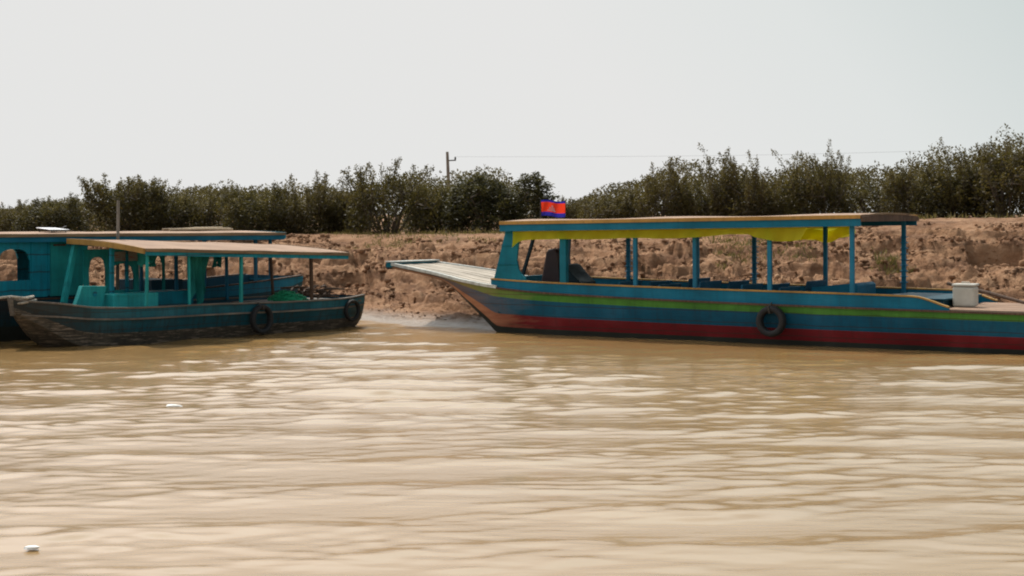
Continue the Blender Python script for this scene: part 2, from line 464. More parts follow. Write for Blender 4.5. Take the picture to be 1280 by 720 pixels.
grid_obj('ground', Xg, Yg, Zg, mud)

def unit_(a): return a / np.linalg.norm(a)
def ground_at(x, y):
    i = int(np.clip(np.searchsorted(xs, x), 1, len(xs) - 1)); s_ = y - shore_w[i]
    j = int(np.clip(np.searchsorted(ss, s_), 1, len(ss) - 1))
    return float(Zg[j, i])

# ---- loose lumps of dry earth lying on the slope
import bmesh
bmc = bmesh.new(); bmesh.ops.create_icosphere(bmc, subdivisions=1, radius=1)
ico = np.array([v.co[:] for v in bmc.verts]); icf = np.array([[v.index for v in f.verts] for f in bmc.faces]); bmc.free()
cr_ = np.random.default_rng(77); CV = []; CF = []; off = 0
for k in range(15000):
    x = cr_.uniform(-12, 12.4); s_ = .75 + 5.9 * cr_.random() ** .9
    if pnoise(np.array(x * .7), np.array(s_ * .9), 71) < -.12: continue
    i = int(np.searchsorted(xs, x)); y = s_ + shore_w[i]; r_ = .014 + .058 * cr_.random() ** 4.0
    if s_ < 2.2: r_ *= .5
    z = ground_at(x, y)
    dirs = ico * np.array([1.25, .9, .75]) * (1 + .32 * cr_.normal(size=(3, 1)).T)
    lump = 1 + .30 * pnoise(ico[:, 0] * 1.6 + k, ico[:, 1] * 1.6 + ico[:, 2] * 1.9, 3) + .22 * np.sign(ico @ unit_(cr_.normal(size=3))) * .5
    a = cr_.random() * 6.283; ca, sa = math.cos(a), math.sin(a); p = dirs * lump[:, None] * r_
    p = np.stack([p[:, 0] * ca - p[:, 1] * sa, p[:, 0] * sa + p[:, 1] * ca, p[:, 2]], -1) + np.array([x, y, z + r_ * .28])
    CV.append(p); CF.append(icf + off); off += len(ico)
CV = np.concatenate(CV); CF = np.concatenate(CF)
me = bpy.data.meshes.new('earth_clods'); me.vertices.add(len(CV)); me.vertices.foreach_set('co', CV.ravel())
me.loops.add(CF.size); me.loops.foreach_set('vertex_index', CF.ravel().astype(np.int32)); me.polygons.add(len(CF)); me.polygons.foreach_set('loop_start', np.arange(0, CF.size, 3, dtype=np.int32))
me.update(calc_edges=True); me.materials.append(mud)
clods = bpy.data.objects.new('earth_clods', me); COL.objects.link(clods)
clods['label'] = 'loose crumbly lumps of dry brown earth strewn over the bank slope'; clods['kind'] = 'stuff'

# ---- river
wx = graded(-11.5, 11.5, .05, -1500, 1500, 1.25)
rows_near = [9.0]
while rows_near[-1] < 42: rows_near.append(rows_near[-1] + .032 + .0016 * (rows_near[-1] - 9))
wy = np.concatenate([np.array([-900, -400, -150, -60, -25, -10, -3, 0, 2, 3.5, 5, 6, 7, 7.7, 8.2, 8.6, 8.85]), np.array(rows_near), np.array([43, 48, 62])])
Xw, Yw = np.meshgrid(wx, wy)
Zw = np.zeros_like(Xw)
wr = np.random.default_rng(5)
for k in range(80):
    lam = .22 * (2.2 / .22) ** (wr.random() ** 1.25)
    th = R(90) + R(8) + wr.normal(0, R(20))
    amp = .00135 * (lam / .6) ** .95 * (.6 + .8 * wr.random())
    q = 2 * np.pi / lam
    ph = q * (Xw * math.cos(th) + Yw * math.sin(th)) + wr.random() * 6.283
    Zw += amp * (np.sin(ph) + .22 * np.sin(2 * ph + .4))
gust = np.clip(.95 + .55 * fbm(Xw * .13, Yw * .10, 3, 55), .35, 1.7)
fadew = np.clip((24 - np.abs(Xw)) / 8, 0, 1) * np.clip((Yw - 2) / 6, 0, 1)
near_shore = np.clip((shore_w_i := np.interp(Xw[0], xs, shore_w))[None, :] - Yw, 0, 13) / 13
sg = Zw.std(); Zw = sg * (np.exp(.42 * np.tanh(Zw / sg / 2.6) * 2.6) - 1.09) / .42 * .95
Zw *= gust * fadew * (.34 + .74 * near_shore ** .8)
wat, nt, b = new_mat('silty_river_water')
wc = coords(nt, (1, 1, 1))
nb = noise(nt, coords(nt, (.16, .3, 1)), 1.0, 4)
nt.links.new(ramp(nt, nb, [(.3, (.26, .156, .058)), (.7, (.29, .178, .07))]), b.inputs['Base Color'])
b.inputs['Roughness'].default_value = .16
b.inputs['IOR'].default_value = 1.52
bp = nt.nodes.new('ShaderNodeBump'); bp.inputs['Strength'].default_value = .22; bp.inputs['Distance'].default_value = .02
nt.links.new(noise(nt, coords(nt, (1.8, 6.0, 1)), 1.5, 3, .5), bp.inputs['Height']); nt.links.new(bp.outputs[0], b.inputs['Normal'])
river = grid_obj('river', Xw, Yw, Zw, wat)

# ================================================================== TOUR BOAT (right)
RB = (-.297, 32.7, 0); RA = math.atan2(-.53, .848)
def RW(u, v, z):                                  # tour boat local -> world
    return Vector((RB[0] + u * math.cos(RA) - v * math.sin(RA), RB[1] + u * math.sin(RA) + v * math.cos(RA), z))
tb = thing('tour_boat', 'long open tour boat banded green, teal and red, with yellow curtains under its roof', 'boat', RB, RA, 'boats moored along the bank')
VC = 1.25
half = curve([(-2.8, .76), (-2.2, .88), (-1.5, 1.02), (-.8, 1.16), (0, 1.26), (1, 1.31), (4, 1.33), (9, 1.33), (12, 1.25), (14.5, 1.05)])
zs = curve([(-2.8, 1.215), (-2.2, 1.14), (-1.5, 1.05), (-.8, .935), (0, .84), (1, .775), (2.5, .73), (4, .70), (7, .665), (10, .65), (12, .68), (14.5, .78)])
zk = curve([(-2.8, 1.13), (-2.1, 1.04), (-1.45, .92), (-.7, .46), (-.33, .19), (0, -.03), (.5, -.04), (13, -.04), (14.5, .2)])
kd = curve([(-2.8, .01), (-1.4, .03), (-.2, .08), (1, .3), (13, .3), (14.5, .1)])
flo = curve([(-2.8, 1.17), (-1.5, .98), (-.7, .62), (0, .42), (1, .34), (7.8, .34), (8.1, .45), (14.5, .5)])
us = lin(-2.8, 2, 50) + lin(2.2, 14.5, 62)
hb = hull(us, VC, half, zs, zk, kd, flo, [0, .10, .19, .38, .55, .70, .83, 1.0], .16, [0, 0, 1, 1, 2, 2, 3], 4, 3)
hb.build('hull', [M['green'], M['teal'], M['red'], M['tar'], M['inner']], tb, smooth=True)
nearv = lambda u: VC - half(u)
farv = lambda u: VC + half(u)
# bow deck planks, rails, head board
dk = MB(); npl = 9
for k in range(npl):
    f0, f1 = -1 + 2 * k / npl + .012, -1 + 2 * (k + 1) / npl - .012
    vs = []; fs = []; U = lin(-2.74, .0, 14)
    for u in U:
        h_ = half(u) - .05; z = zs(u) + .012 + .004 * ((k * 7) % 3)
        vs += [(u, VC + f0 * h_, z), (u, VC + f1 * h_, z), (u, VC + f1 * h_, z - .035), (u, VC + f0 * h_, z - .035)]
    for i in range(len(U) - 1):
        a = i * 4; q = a + 4
        for c_ in range(4): fs.append((a + c_, q + c_, q + (c_ + 1) % 4, a + (c_ + 1) % 4))
    fs += [(0, 1, 2, 3), (len(vs) - 1, len(vs) - 2, len(vs) - 3, len(vs) - 4)]
    dk.add(vs, fs)
dk.build('bow_deck', M['deck'], tb)
for nm, fn, th in (('n', lambda u: nearv(u) - .025, .07), ('f', lambda u: farv(u) - .045, .07)):
    mb = MB().strip(lin(-2.74, .02, 20), fn, lambda u: zs(u) - .015, lambda u: zs(u) + .045, th)
    mb.build('bow_rail', M['white_rail'], tb, bevel=.006)
mb = MB().box(-2.86, -2.70, VC - .79, VC + .79, 1.16, 1.255); mb.v = [(x, y, z + .0) for x, y, z in mb.v]
hbd = mb.build('head_board', M['pillar'], tb, bevel=.01)
mb = MB().box(-2.87, -2.66, VC - .80, VC + .80, 1.257, 1.282); mb.build('cap', M['white_rail'], hbd, bevel=.006)
mb = MB(); mb.tube([(-2.93, VC - .62, 1.19), (-2.93, VC - .3, 1.19)], .075, 12); mb.build('bow_fender', M['rubber'], tb, smooth=True)
# raised side boards with ochre trim
ztrim = curve([(-.12, .985), (1, .945), (4, .90), (8.0, .862), (8.62, .70)])
ztop = lambda u: ztrim(u)
for (fn, th, far) in ((lambda u: nearv(u) + .012, .04, 0), (lambda u: farv(u) - .052, .04, 1)):
    U = lin(-.12, 8.0, 40) + lin(8.1, 8.62, 7)
    bd = MB().strip(U, fn, lambda u: zs(u) + .003, ztop, th).build('side_board', M['blue'], tb)
    MB().strip(U, lambda u, fn=fn: fn(u) - .016, lambda u: ztop(u) + .002, lambda u: ztop(u) + .03, .075).build('trim_rail', M['ochre'], bd, bevel=.005)
for fn in (lambda u: nearv(u) - .028, lambda u: farv(u) - .004):
    U = lin(.02, 14.4, 60)
    r1 = MB().strip(U, fn, lambda u: zs(u) - .022, lambda u: zs(u) + .012, .032).build('rub_rail', M['brown_wood'], tb)
# front cabin pillars
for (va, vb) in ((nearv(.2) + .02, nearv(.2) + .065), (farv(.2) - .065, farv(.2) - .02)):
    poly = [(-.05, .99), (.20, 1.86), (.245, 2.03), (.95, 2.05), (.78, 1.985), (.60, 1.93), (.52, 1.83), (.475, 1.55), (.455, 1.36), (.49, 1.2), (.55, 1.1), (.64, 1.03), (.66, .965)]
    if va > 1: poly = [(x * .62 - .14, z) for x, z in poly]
    p = MB().prism(poly, va, vb).build('pillar', M['pillar' if va < 1 else 'inner'], tb, bevel=.006)  # far pillar's shade is put into its colour: the darker inner blue
    if va < 1:
        for z in (1.27, 1.62, 1.87):
            x0 = -.05 + (z - .99) * .287
            MB().bar((x0 - .005, va - .008, z), (.46, va - .008, z + .012), .012, .012).build('batten', M['pillar'], p)
# windscreen struts between the pillars
mb = MB(); mb.bar((.02, .85, .93), (.36, .85, 1.93), .05, .06); mb.build('windscreen_strut', M['console'], tb, bevel=.005)
MB().strip([0.02, .06], lambda u: nearv(.1) + .1, lambda u: .80, lambda u: 1.03, half(.1) * 2 - .2).build('windscreen_sill', M['pillar'], tb)
# roof
rz_ = lambda u: 2.058 + .0175 * u
camb = lambda v: .04 * (1 - ((v - VC) / 1.38) ** 2)
vs = []; fs = []; U = lin(.16, 7.15, 30); V = lin(-.13, 2.63, 13)
for u in U:
    for v in V: vs.append((u, v, rz_(u) + camb(v) + .012 * math.sin(u * 2.1 + v)))
for u in U:
    for v in V: vs.append((u, v, rz_(u) + camb(v) - .035))
nv = len(V); tot = len(U) * nv
for i in range(len(U) - 1):
    for j in range(nv - 1):
        a = i * nv + j; fs.append((a, a + nv, a + nv + 1, a + 1)); q = a + tot; fs.append((q, q + 1, q + nv + 1, q + nv))
for i in range(len(U) - 1):
    for j in (0, nv - 1):
        a = i * nv + j; fs.append((a, a + nv, a + nv + tot, a + tot))
for j in range(nv - 1):
    for i in (0, len(U) - 1):
        a = i * nv + j; fs.append((a, a + 1, a + 1 + tot, a + tot))
rf = MB().add(vs, fs).build('roof', M['roof_sand'], tb, smooth=True)
for (v0, th) in ((-.150, .03), (2.625, .03)):
    MB().strip(U, lambda u, v0=v0: v0, lambda u: rz_(u) - .052, lambda u: rz_(u) + .012, th).build('roof_trim', M['ochre'], rf, bevel=.004)
for (v0, th) in ((-.125, .03), (2.597, .03)):
    MB().strip(U, lambda u, v0=v0: v0, lambda u: rz_(u) - .175, lambda u: rz_(u) - .054, th).build('fascia', M['blue'], rf)
mb = MB()
vs = []; fs = []
for v in V:
    z = rz_(7.15) - .03; vs += [(7.155, v, z - .07), (7.155, v, z + camb(v) + .005), (7.19, v, z + camb(v) + .005), (7.19, v, z - .07)]
for i in range(len(V) - 1):
    for k in range(4): fs.append((i*4+k, i*4+4+k, i*4+4+(k+1)%4, i*4+(k+1)%4))
fs += [(0, 1, 2, 3), (len(vs)-1, len(vs)-2, len(vs)-3, len(vs)-4)]
mb.add(vs, fs).build('end_fascia', M['brown_wood'], rf)
MB().add([(x + .01, y, z + (.032 if k % 4 in (1, 2) else .116)) for k, (x, y, z) in enumerate(vs)], fs).build('end_trim', M['roof_edge'], rf)
mb = MB()
for u in lin(.9, 6.9, 9):
    mb.bar((u, -.09, rz_(u) - .07), (u, 2.59, rz_(u) - .07), .05, .06)
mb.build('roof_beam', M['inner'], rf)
# posts
for i, u in enumerate((1.46, 2.93, 4.10, 5.5, 6.97)):
    for far in (0, 1):
        v = (nearv(u) + .085) if not far else (farv(u) - .085)
        w = .13 if (i == 0 and not far) else .074
        mb = MB(); mb.bar((u, v, .72), (u + .015 * ((i * 3) % 3 - 1), v, rz_(u) - .05), w, w * .8, up=(0, 1, 0))
        if not (i == 0 and not far):
            for z in lin(1.0, 1.8, 9): mb.box(u - .06, u + .06, v - .05, v + .05, z - .008, z + .008) if (i + far) % 2 and far else None
        mb.build('post', M['post'] if not (i == 0 and not far) else M['pillar'], tb, bevel=.006)
# yellow curtain rolled under the fascia, near and far
def valance(vv, u0, u1, hem, seed, name):
    vs = []; fs = []; U = lin(u0, u1, 120); K = 7
    for u in U:
        top = rz_(u) - .15; h_ = hem(u) * 1.2
        for k in range(K):
            t = k / (K - 1)
            vs.append((u, vv + .03 * math.sin(u * 9 + seed) * t + .018 * math.sin(u * 23 + seed * 2 + t * 2) * t + .02 * math.sin(t * 3.1), top - h_ * t))
    for i in range(len(U) - 1):
        for k in range(K - 1):
            a = i * K + k; fs.append((a, a + K, a + K + 1, a + 1))
    o = MB().add(vs, fs).build(name, M['yellow'], tb, smooth=True)
    return o
hemn = curve([(.42, .27), (.55, .19), (.75, .155), (1.4, .15), (2.2, .16), (2.9, .145), (3.5, .16), (4.1, .15), (4.6, .12), (5.0, .10), (5.35, .17), (5.75, .22), (6.1, .20), (6.2, .02)])
hemf = curve([(.5, .1), (3, .11), (4.5, .14), (5.2, .22), (5.9, .18), (6.6, .12), (7.0, .1)])
valance(-.085, .42, 6.2, hemn, 0.3, 'curtain'); valance(2.56, .5, 5.95, hemf, 2.0, 'curtain')
vs = []; fs = []
for i, u in enumerate(lin(5.0, 6.05, 30)):
    t = i / 29; zt = rz_(u) - .17 - .10 * (1 - t) + .04 * math.sin(t * 9)
    for k in range(4): vs.append((u, 2.50 + .03 * math.sin(k + u * 7), zt - k * .05 - .06 * math.sin(t * 3.1) * k / 3))
for i in range(29):
    for k in range(3): a = i * 4 + k; fs.append((a, a + 4, a + 5, a + 1))
MB().add(vs, fs).build('curtain', M['yellow'], tb, smooth=True)
# cabin floor furniture
for i, u in enumerate((1.95, 2.75, 3.55, 4.35, 5.05)):
    for v0, v1 in ((.22, 1.08), (1.42, 2.28)):
        st = MB(); st.box(u - .02, u + .42, v0, v1, .58, .63); st.build('seat', M['seat'], tb, bevel=.01)
        bk = MB(); tilt = .10; z1 = .955 + .035 * ((i * 5 + int(v0 * 7)) % 3)
        bk.add([(u + .42, v0, .60), (u + .42, v1, .60), (u + .46, v1, .60), (u + .46, v0, .60), (u + .52, v0, z1), (u + .52, v1, z1), (u + .56, v1, z1), (u + .56, v0, z1)],
               [(0, 1, 2, 3), (7, 6, 5, 4), (0, 4, 5, 1), (1, 5, 6, 2), (2, 6, 7, 3), (3, 7, 4, 0)])
        bk.build('seat_back', M['seat'], tb, bevel=.01)
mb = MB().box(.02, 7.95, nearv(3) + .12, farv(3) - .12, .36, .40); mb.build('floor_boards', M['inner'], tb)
mb = MB(); mb.prism([(5.75, .62), (5.75, .93), (6.55, 1.02), (6.6, .98), (6.6, .62)], 1.2, 2.1); mb.build('locker', M['blue'], tb, bevel=.012)
# helm seat and console
hs = MB(); hs.prism([(.36, .62), (.42, .95), (.52, 1.46), (.56, 1.54), (.70, 1.56), (.78, 1.50), (.80, 1.3), (.82, .95), (.86, .62)], .92, 1.30)
hs.build('helm_seat', M['maroon'], tb, bevel=.03)
mb = MB().prism([(.84, .45), (.84, 1.27), (.92, 1.25), (1.08, 1.08), (1.26, .93), (1.26, .45)], .95, 1.55); mb.build('helm_console', M['console'], tb, bevel=.012)
# stern deck and engine well
dk = MB()
for k in range(11):
    v0 = nearv(9) + .08 + k * .228
    dk.box(8.42, 12.6, v0, v0 + .215, .652 + .003 * (k % 3), .682 + .003 * (k % 3))
dk.build('stern_deck', M['roof_sand'], tb)
mb = MB().box(7.2, 8.4, .32, 2.2, .36, .80); mb.box(7.15, 8.45, .28, 2.24, .803, .835); mb.build('engine_cover', M['inner'], tb, bevel=.01)

tyre('tyre_fender', 'black tyre hung on the green and red flank of the long tour boat', RW(5.6, nearv(5.6) - .085, .40), RA, .265, .10, 'tyre fenders on the hulls', .31)
# white container
wb = thing('plastic_container', 'square white plastic container on the tour boat stern deck', 'container', RW(8.62, .78, .692), RA + .12)
mb = MB(); a = .18
mb.box(-a, a, -a, a, 0, .33); ob = mb.build('body', M['white_plastic'], wb, bevel=.035)
mb = MB().box(-a - .008, a + .008, -a - .008, a + .008, .335, .375); mb.build('lid', M['white_plastic'], wb, bevel=.012)
mb = MB().tube([(-.06, 0, .376), (-.06, 0, .40), (.06, 0, .40), (.06, 0, .376)], .01, 6); mb.build('handle', M['white_plastic'], wb, smooth=True)
# tiller pole
p0 = RW(7.95, 1.9, 1.02); p1 = RW(9.55, 1.35, .72)
mb = MB(); mb.tube([p0, p0.lerp(p1, .5) + Vector((0, 0, .015)), p1], [.028, .032, .026], 8)
tag(mb.build('wooden_pole', M['brown_wood'], smooth=True), 'dark wooden pole lying across the tour boat stern behind the white container', 'pole')
# canvas heap by the container
def heap(name, mat, label, cat, base, rx, ry, h, seed, n=26, m=12):
    vs = []; fs = []
    for i in range(m + 1):
        t = i / m
        for k in range(n):
            a = 2 * math.pi * k / n
            r = math.sin((1 - t) * math.pi / 2) ** .8
            q = 1 + .28 * float(fbm(np.array(math.cos(a) * 1.6 + seed), np.array(math.sin(a) * 1.6 + t * 3), 3, seed))
            vs.append((rx * r * math.cos(a) * q, ry * r * math.sin(a) * q, h * math.sin(t * math.pi / 2) * (1 + .35 * float(pnoise(np.array(math.cos(a) * 2 + t * 3), np.array(math.sin(a) * 2 + seed), seed)))))
    for i in range(m):
        for k in range(n): fs.append((i * n + k, i * n + (k + 1) % n, (i + 1) * n + (k + 1) % n, (i + 1) * n + k))
    mb = MB().add(vs, fs)
    o = mb.build(name, mat, smooth=True); o.location = base
    return tag(o, label, cat)
# flag
fp = RW(.24, 1.2, rz_(.24) + .035)
fl = thing('flag', 'red and blue flag with a pale emblem on the tour boat roof', 'flag', fp, RA)
mb = MB(); mb.tube([(0, 0, -.02), (0, 0, .20), (.004, 0, .40)], [.012, .010, .008], 8); mb.build('flagpole', M['dark_metal'], fl, smooth=True)
def flagpt(t, s): return (.012 + .50 * t, .045 * math.sin(t * 7.5) * t + .02 * math.sin(t * 13 + s * 2), .375 - .30 * s - .02 * t + .012 * math.sin(t * 6))
vs = []; fs = []; fm = []; NX, NY = 40, 16
for j in range(NY + 1):
    for i in range(NX + 1): vs.append(flagpt(i / NX, j / NY))
mb = MB(); mb.v = vs
for j in range(NY):
    for i in range(NX):
        a = j * (NX + 1) + i; mb.f.append((a, a + 1, a + NX + 2, a + NX + 1)); mb.m.append(1 if (j < 2 or j >= 12) else 0)
clo = mb.build('cloth', [M['flag_red'], M['flag_blue']], fl, smooth=True, recalc=False)
em = MB()
def empatch(t0, t1, s0, s1):
    nxs = max(2, int((t1 - t0) * 40)); vs = []; fs = []
    for s in (s0, s1):
        for i in range(nxs + 1):
            x, y, z = flagpt(t0 + (t1 - t0) * i / nxs, s); vs.append((x, y - .004, z))
    for i in range(nxs): fs.append((i, i + 1, i + nxs + 2, i + nxs + 1))
    em.add(vs, fs)
empatch(.30, .70, .62, .68); empatch(.34, .66, .57, .61); empatch(.46, .54, .36, .56); empatch(.37, .43, .44, .56); empatch(.57, .63, .44, .56); empatch(.48, .52, .31, .355)
em.build('emblem', M['flag_white'], clo, recalc=False)

# ================================================================== LEFT BOATS
A0 = (-7.42, 28.14, 0); AA = math.atan2(.807, .591)
def AW(u, v, z): return Vector((A0[0] + u * math.cos(AA) - v * math.sin(AA), A0[1] + u * math.sin(AA) + v * math.cos(AA), z))
ab = thing('canopy_boat', 'weathered dark teal wooden boat with a low sand-coloured canopy', 'boat', A0, AA, 'boats moored along the bank')
VA = .92
ahalf = curve([(.0, .03), (.25, .26), (.6, .50), (1.15, .74), (1.9, .90), (3, .95), (6, .95), (7.3, .86), (7.95, .70)])
azs = curve([(.0, .80), (.25, .755), (.6, .715), (1.1, .64), (2, .605), (3.5, .60), (5.5, .565), (7, .56), (7.95, .60)])
azk = curve([(.0, .62), (.35, .38), (.95, .02), (1.25, -.03), (7.4, -.03), (7.7, .0), (7.95, .16)])
akd = curve([(.0, .04), (.8, .2), (7, .2), (7.95, .03)])
aflo = curve([(.0, .78), (.4, .60), (.8, .30), (5.6, .26), (5.75, .47), (7.95, .5)])
us = lin(0, 1.2, 26) + lin(1.3, 7.95, 50)
hb = hull(us, VA, ahalf, azs, azk, akd, aflo, [0, .14, .30, .31, .46, .62, .80, 1.0], .14, [0, 0, 1, 1, 1, 2, 2], 3, 2)
hb.build('hull', [M['dull_teal'], M['dull_low'], M['grey_low'], M['inner']], ab, smooth=True)
an = lambda u: VA - ahalf(u); af = lambda u: VA + ahalf(u)
for fn in (lambda u: an(u) - .02, lambda u: af(u) - .05):
    MB().strip(lin(.03, 7.93, 60), fn, lambda u: azs(u) + .002, lambda u: azs(u) + .032, .07).build('gunwale', M['gunwale'], ab, bevel=.006)
MB().strip(lin(.1, 7.9, 60), lambda u: an(u) + .0 - .012, lambda u: azs(u) * .70, lambda u: azs(u) * .70 + .03, .03).build('rub_rail', M['gunwale'], ab)
mb = MB().bar((.03, VA, .55), (-.03, VA, .86), .07, .09); mb.build('stem_post', M['gunwale'], ab, bevel=.01)
dk = MB()
for k in range(7):
    f0 = -.78 + k * .225; dk.box(5.75, 7.75, VA + f0, VA + f0 + .21, .50, .53)
dk.build('stern_deck', M['gunwale'], ab)
mb = MB().box(1.3, 5.74, .2, 1.64, .27, .30); mb.build('floor_boards', M['inner'], ab)
# canopy: heeled a little towards the river
arz = lambda u, v: 1.625 - .032 * (u - 2.1) + .075 * v + .03 * (1 - ((v - VA) / 1.0) ** 2)
vs = []; fs = []; V = lin(-.06, 1.92, 11)
U = lin(2.0, 7.15, 24)
for lay in (0, 1):
    for u in U:
        for v in V:
            uu = u
            vs.append((uu, v, arz(uu, v) - .035 * lay + (.010 * math.sin(u * 3 + v * 2) if not lay else 0)))
nv = len(V); tot = len(U) * nv
for i in range(len(U) - 1):
    for j in range(nv - 1):
        a = i * nv + j; fs.append((a, a + nv, a + nv + 1, a + 1)); q = a + tot; fs.append((q, q + 1, q + nv + 1, q + nv))
    for j in (0, nv - 1):
        a = i * nv + j; fs.append((a, a + nv, a + nv + tot, a + tot))
for j in range(nv - 1):
    for i in (0, len(U) - 1):
        a = i * nv + j; fs.append((a, a + 1, a + 1 + tot, a + tot))
arf = MB().add(vs, fs).build('canopy', M['roof_sand'], ab, smooth=True)
for v0, th in ((-.09, .028), (1.922, .028)):
    MB().strip(U, lambda u, v0=v0: v0, lambda u, v0=v0: arz(u, v0) - .05, lambda u, v0=v0: arz(u, v0) + .006, th).build('edge_trim', M['roof_edge'], arf, bevel=.004)
for v0, th in ((-.06, .025), (1.895, .025)):
    MB().strip(U, lambda u, v0=v0: v0, lambda u, v0=v0: arz(u, v0) - .12, lambda u, v0=v0: arz(u, v0) - .053, th).build('fascia', M['cabin_blue'], arf)
for (ua, ub) in ((1.962, 1.997), (7.153, 7.185)):
    vs = []; fs = []
    for v in V: vs += [(ua, v, arz(ua, v) - .09), (ua, v, arz(ua, v) + .004), (ub, v, arz(ub, v) + .004), (ub, v, arz(ub, v) - .09)]
    for i in range(len(V) - 1):
        for k in range(4): fs.append((i*4+k, i*4+4+k, i*4+4+(k+1)%4, i*4+(k+1)%4))
    fs += [(0, 1, 2, 3), (len(vs)-1, len(vs)-2, len(vs)-3, len(vs)-4)]
    MB().add(vs, fs).build('end_trim', M['ochre'] if ua < 3 else M['roof_edge'], arf)
for (p, q, w, mt) in (((2.12, .06, .62), (2.15, .06, 1.57), .05, 'old_teal'), ((2.10, .92, .30), (2.12, .92, 1.66), .075, 'cabin_blue'),
                      ((1.72, 1.72, .66), (2.08, 1.82, 1.70), .10, 'old_teal'), ((4.36, .05, .58), (4.37, .05, 1.49), .06, 'old_teal'),
                      ((6.25, .07, .56), (6.22, .06, 1.42), .06, 'brown_wood'), ((3.2, 1.76, .58), (3.2, 1.78, 1.66), .06, 'cabin_blue'),
                      ((4.4, 1.76, .58), (4.4, 1.78, 1.62), .06, 'post'), ((6.9, 1.70, .56), (6.9, 1.78, 1.54), .05, 'brown_wood'),
                      ((3.1, .05, .60), (3.09, .05, 1.53), .045, 'old_teal'), ((5.7, 1.76, .56), (5.7, 1.78, 1.58), .055, 'post')):
    mb = MB(); mb.bar(p, q, w, w * .8, up=(0, 1, 0)); mb.build('post', M[mt], ab, bevel=.005)
# far cabin wall with arched openings
def arch_wall(u0, u1, v0, v1, z0, z1, openings, name, mat, parent):
    """wall in the u-z plane with arched openings; columns of quads"""
    edges = sorted(set([u0, u1] + [e for (a, b_, _, _) in openings for e in lin(a, b_, 13)]))
    mb = MB()
    for a, b_ in zip(edges[:-1], edges[1:]):
        m_ = (a + b_) / 2; op = None
        for (oa, ob, oz0, oz1) in openings:
            if oa <= m_ <= ob: op = (oa, ob, oz0, oz1)
        if not op: mb.prism([(a, z0), (b_, z0), (b_, z1), (a, z1)], v0, v1)
        else:
            oa, ob, oz0, oz1 = op; c_ = (oa + ob) / 2; hw = (ob - oa) / 2
            top = lambda u: oz1 - .20 * (1 - math.sqrt(max(0, 1 - abs((u - c_) / hw) ** 3)))
            if oz0 > z0 + .01: mb.prism([(a, z0), (b_, z0), (b_, oz0), (a, oz0)], v0, v1)
            mb.prism([(a, top(a)), (b_, top(b_)), (b_, z1), (a, z1)], v0, v1)
    import bmesh
    o = mb.build(name, mat, parent)
    bm = bmesh.new(); bm.from_mesh(o.data); bmesh.ops.remove_doubles(bm, verts=bm.verts, dist=.0005)
    kill = [f for f in bm.faces if abs(f.normal.x) > .99 and not all(len(e.link_faces) <= 2 for e in f.edges)]
    bmesh.ops.delete(bm, geom=kill, context='FACES_ONLY')
    bmesh.ops.recalc_face_normals(bm, faces=bm.faces); bm.to_mesh(o.data); bm.free()
    return o
arch_wall(2.25, 4.15, 1.80, 1.83, .55, 1.58, [(2.36, 2.74, .80, 1.44), (2.86, 3.40, .84, 1.31), (3.52, 4.10, .76, 1.47)], 'cabin_wall', M['old_teal'], ab)
mb = MB().box(2.80, 3.46, 1.765, 1.785, 1.36, 1.53); mb.build('sign_board', M['sign'], ab, bevel=.004)
# lockers inside
mb = MB().prism([(1.02, .56), (1.62, .56), (1.74, .98), (1.22, 1.0)], .62, .72); lk = mb.build('leaning_panel', M['old_teal'], ab, bevel=.008)
mb = MB(); mb.tube([(1.48, .617, .86), (1.48, .612, .86)], .045, 16); mb.build('round_mark', M['cabin_blue'], lk)
mb = MB().box(1.75, 2.75, .45, .95, .32, .84); mb.build('locker', M['old_teal'], ab, bevel=.012)
mb = MB().box(3.2, 4.1, 1.0, 1.6, .32, .82); mb.build('locker', M['cabin_blue'], ab, bevel=.012)

def cloth(name, p, q, h, mat, label, seed, narrow=.35):
    p = Vector(p); q = Vector(q); d = (q - p); nrm = Vector((-d.y, d.x, 0)).normalized()
    vs = []; fs = []; NX, NY = 22, 16
    hv = [h * (.8 + .35 * math.sin(i / NX * 5 + seed) ** 2) for i in range(NX + 1)]
    for j in range(NY + 1):
        t = j / NY
        for i in range(NX + 1):
            s = (i / NX - .5) * (1 - narrow * math.sin(t * 1.7)) + .5 + .05 * math.sin(t * 4 + seed)
            w = p + d * s + nrm * (.05 * math.sin(i * 1.1 + seed) * (.3 + t) + .03 * math.sin(i * .5 + t * 5))
            vs.append((w.x, w.y, w.z - hv[i] * t))
    for j in range(NY):
        for i in range(NX): a = j * (NX + 1) + i; fs.append((a, a + 1, a + NX + 2, a + NX + 1))
    o = MB().add(vs, fs).build(name, mat, smooth=True, recalc=False)
    return tag(o, label, 'cloth', 'cloths hung under the canopy')
cloth('hanging_cloth', AW(2.35, .55, 1.60), AW(2.85, .58, 1.59), .27, M['tcloth'], 'short turquoise cloth tied up at the front corner of the sand-coloured canopy', .4, .2)
cloth('hanging_cloth', AW(3.72, .75, 1.57), AW(4.32, .80, 1.55), .86, M['tcloth'], 'long turquoise cloth hanging down in the middle of the canopy boat', 2.1)
cloth('hanging_cloth', AW(5.25, 1.70, 1.58), AW(5.50, 1.70, 1.57), .34, M['tcloth'], 'small turquoise rag beside a rear post of the canopy boat', 3.7, .1)

tyre('tyre_fender', 'old black tyre hung amidships on the weathered dark teal hull', AW(4.72, an(4.72) - .08, .30), AA, .27, .075, 'tyre fenders on the hulls', .30)
tyre('tyre_fender', 'thin worn tyre hung at the stern end of the weathered dark teal hull', AW(7.32, an(7.32) - .065, .34), AA, .215, .055, 'tyre fenders on the hulls', .24)
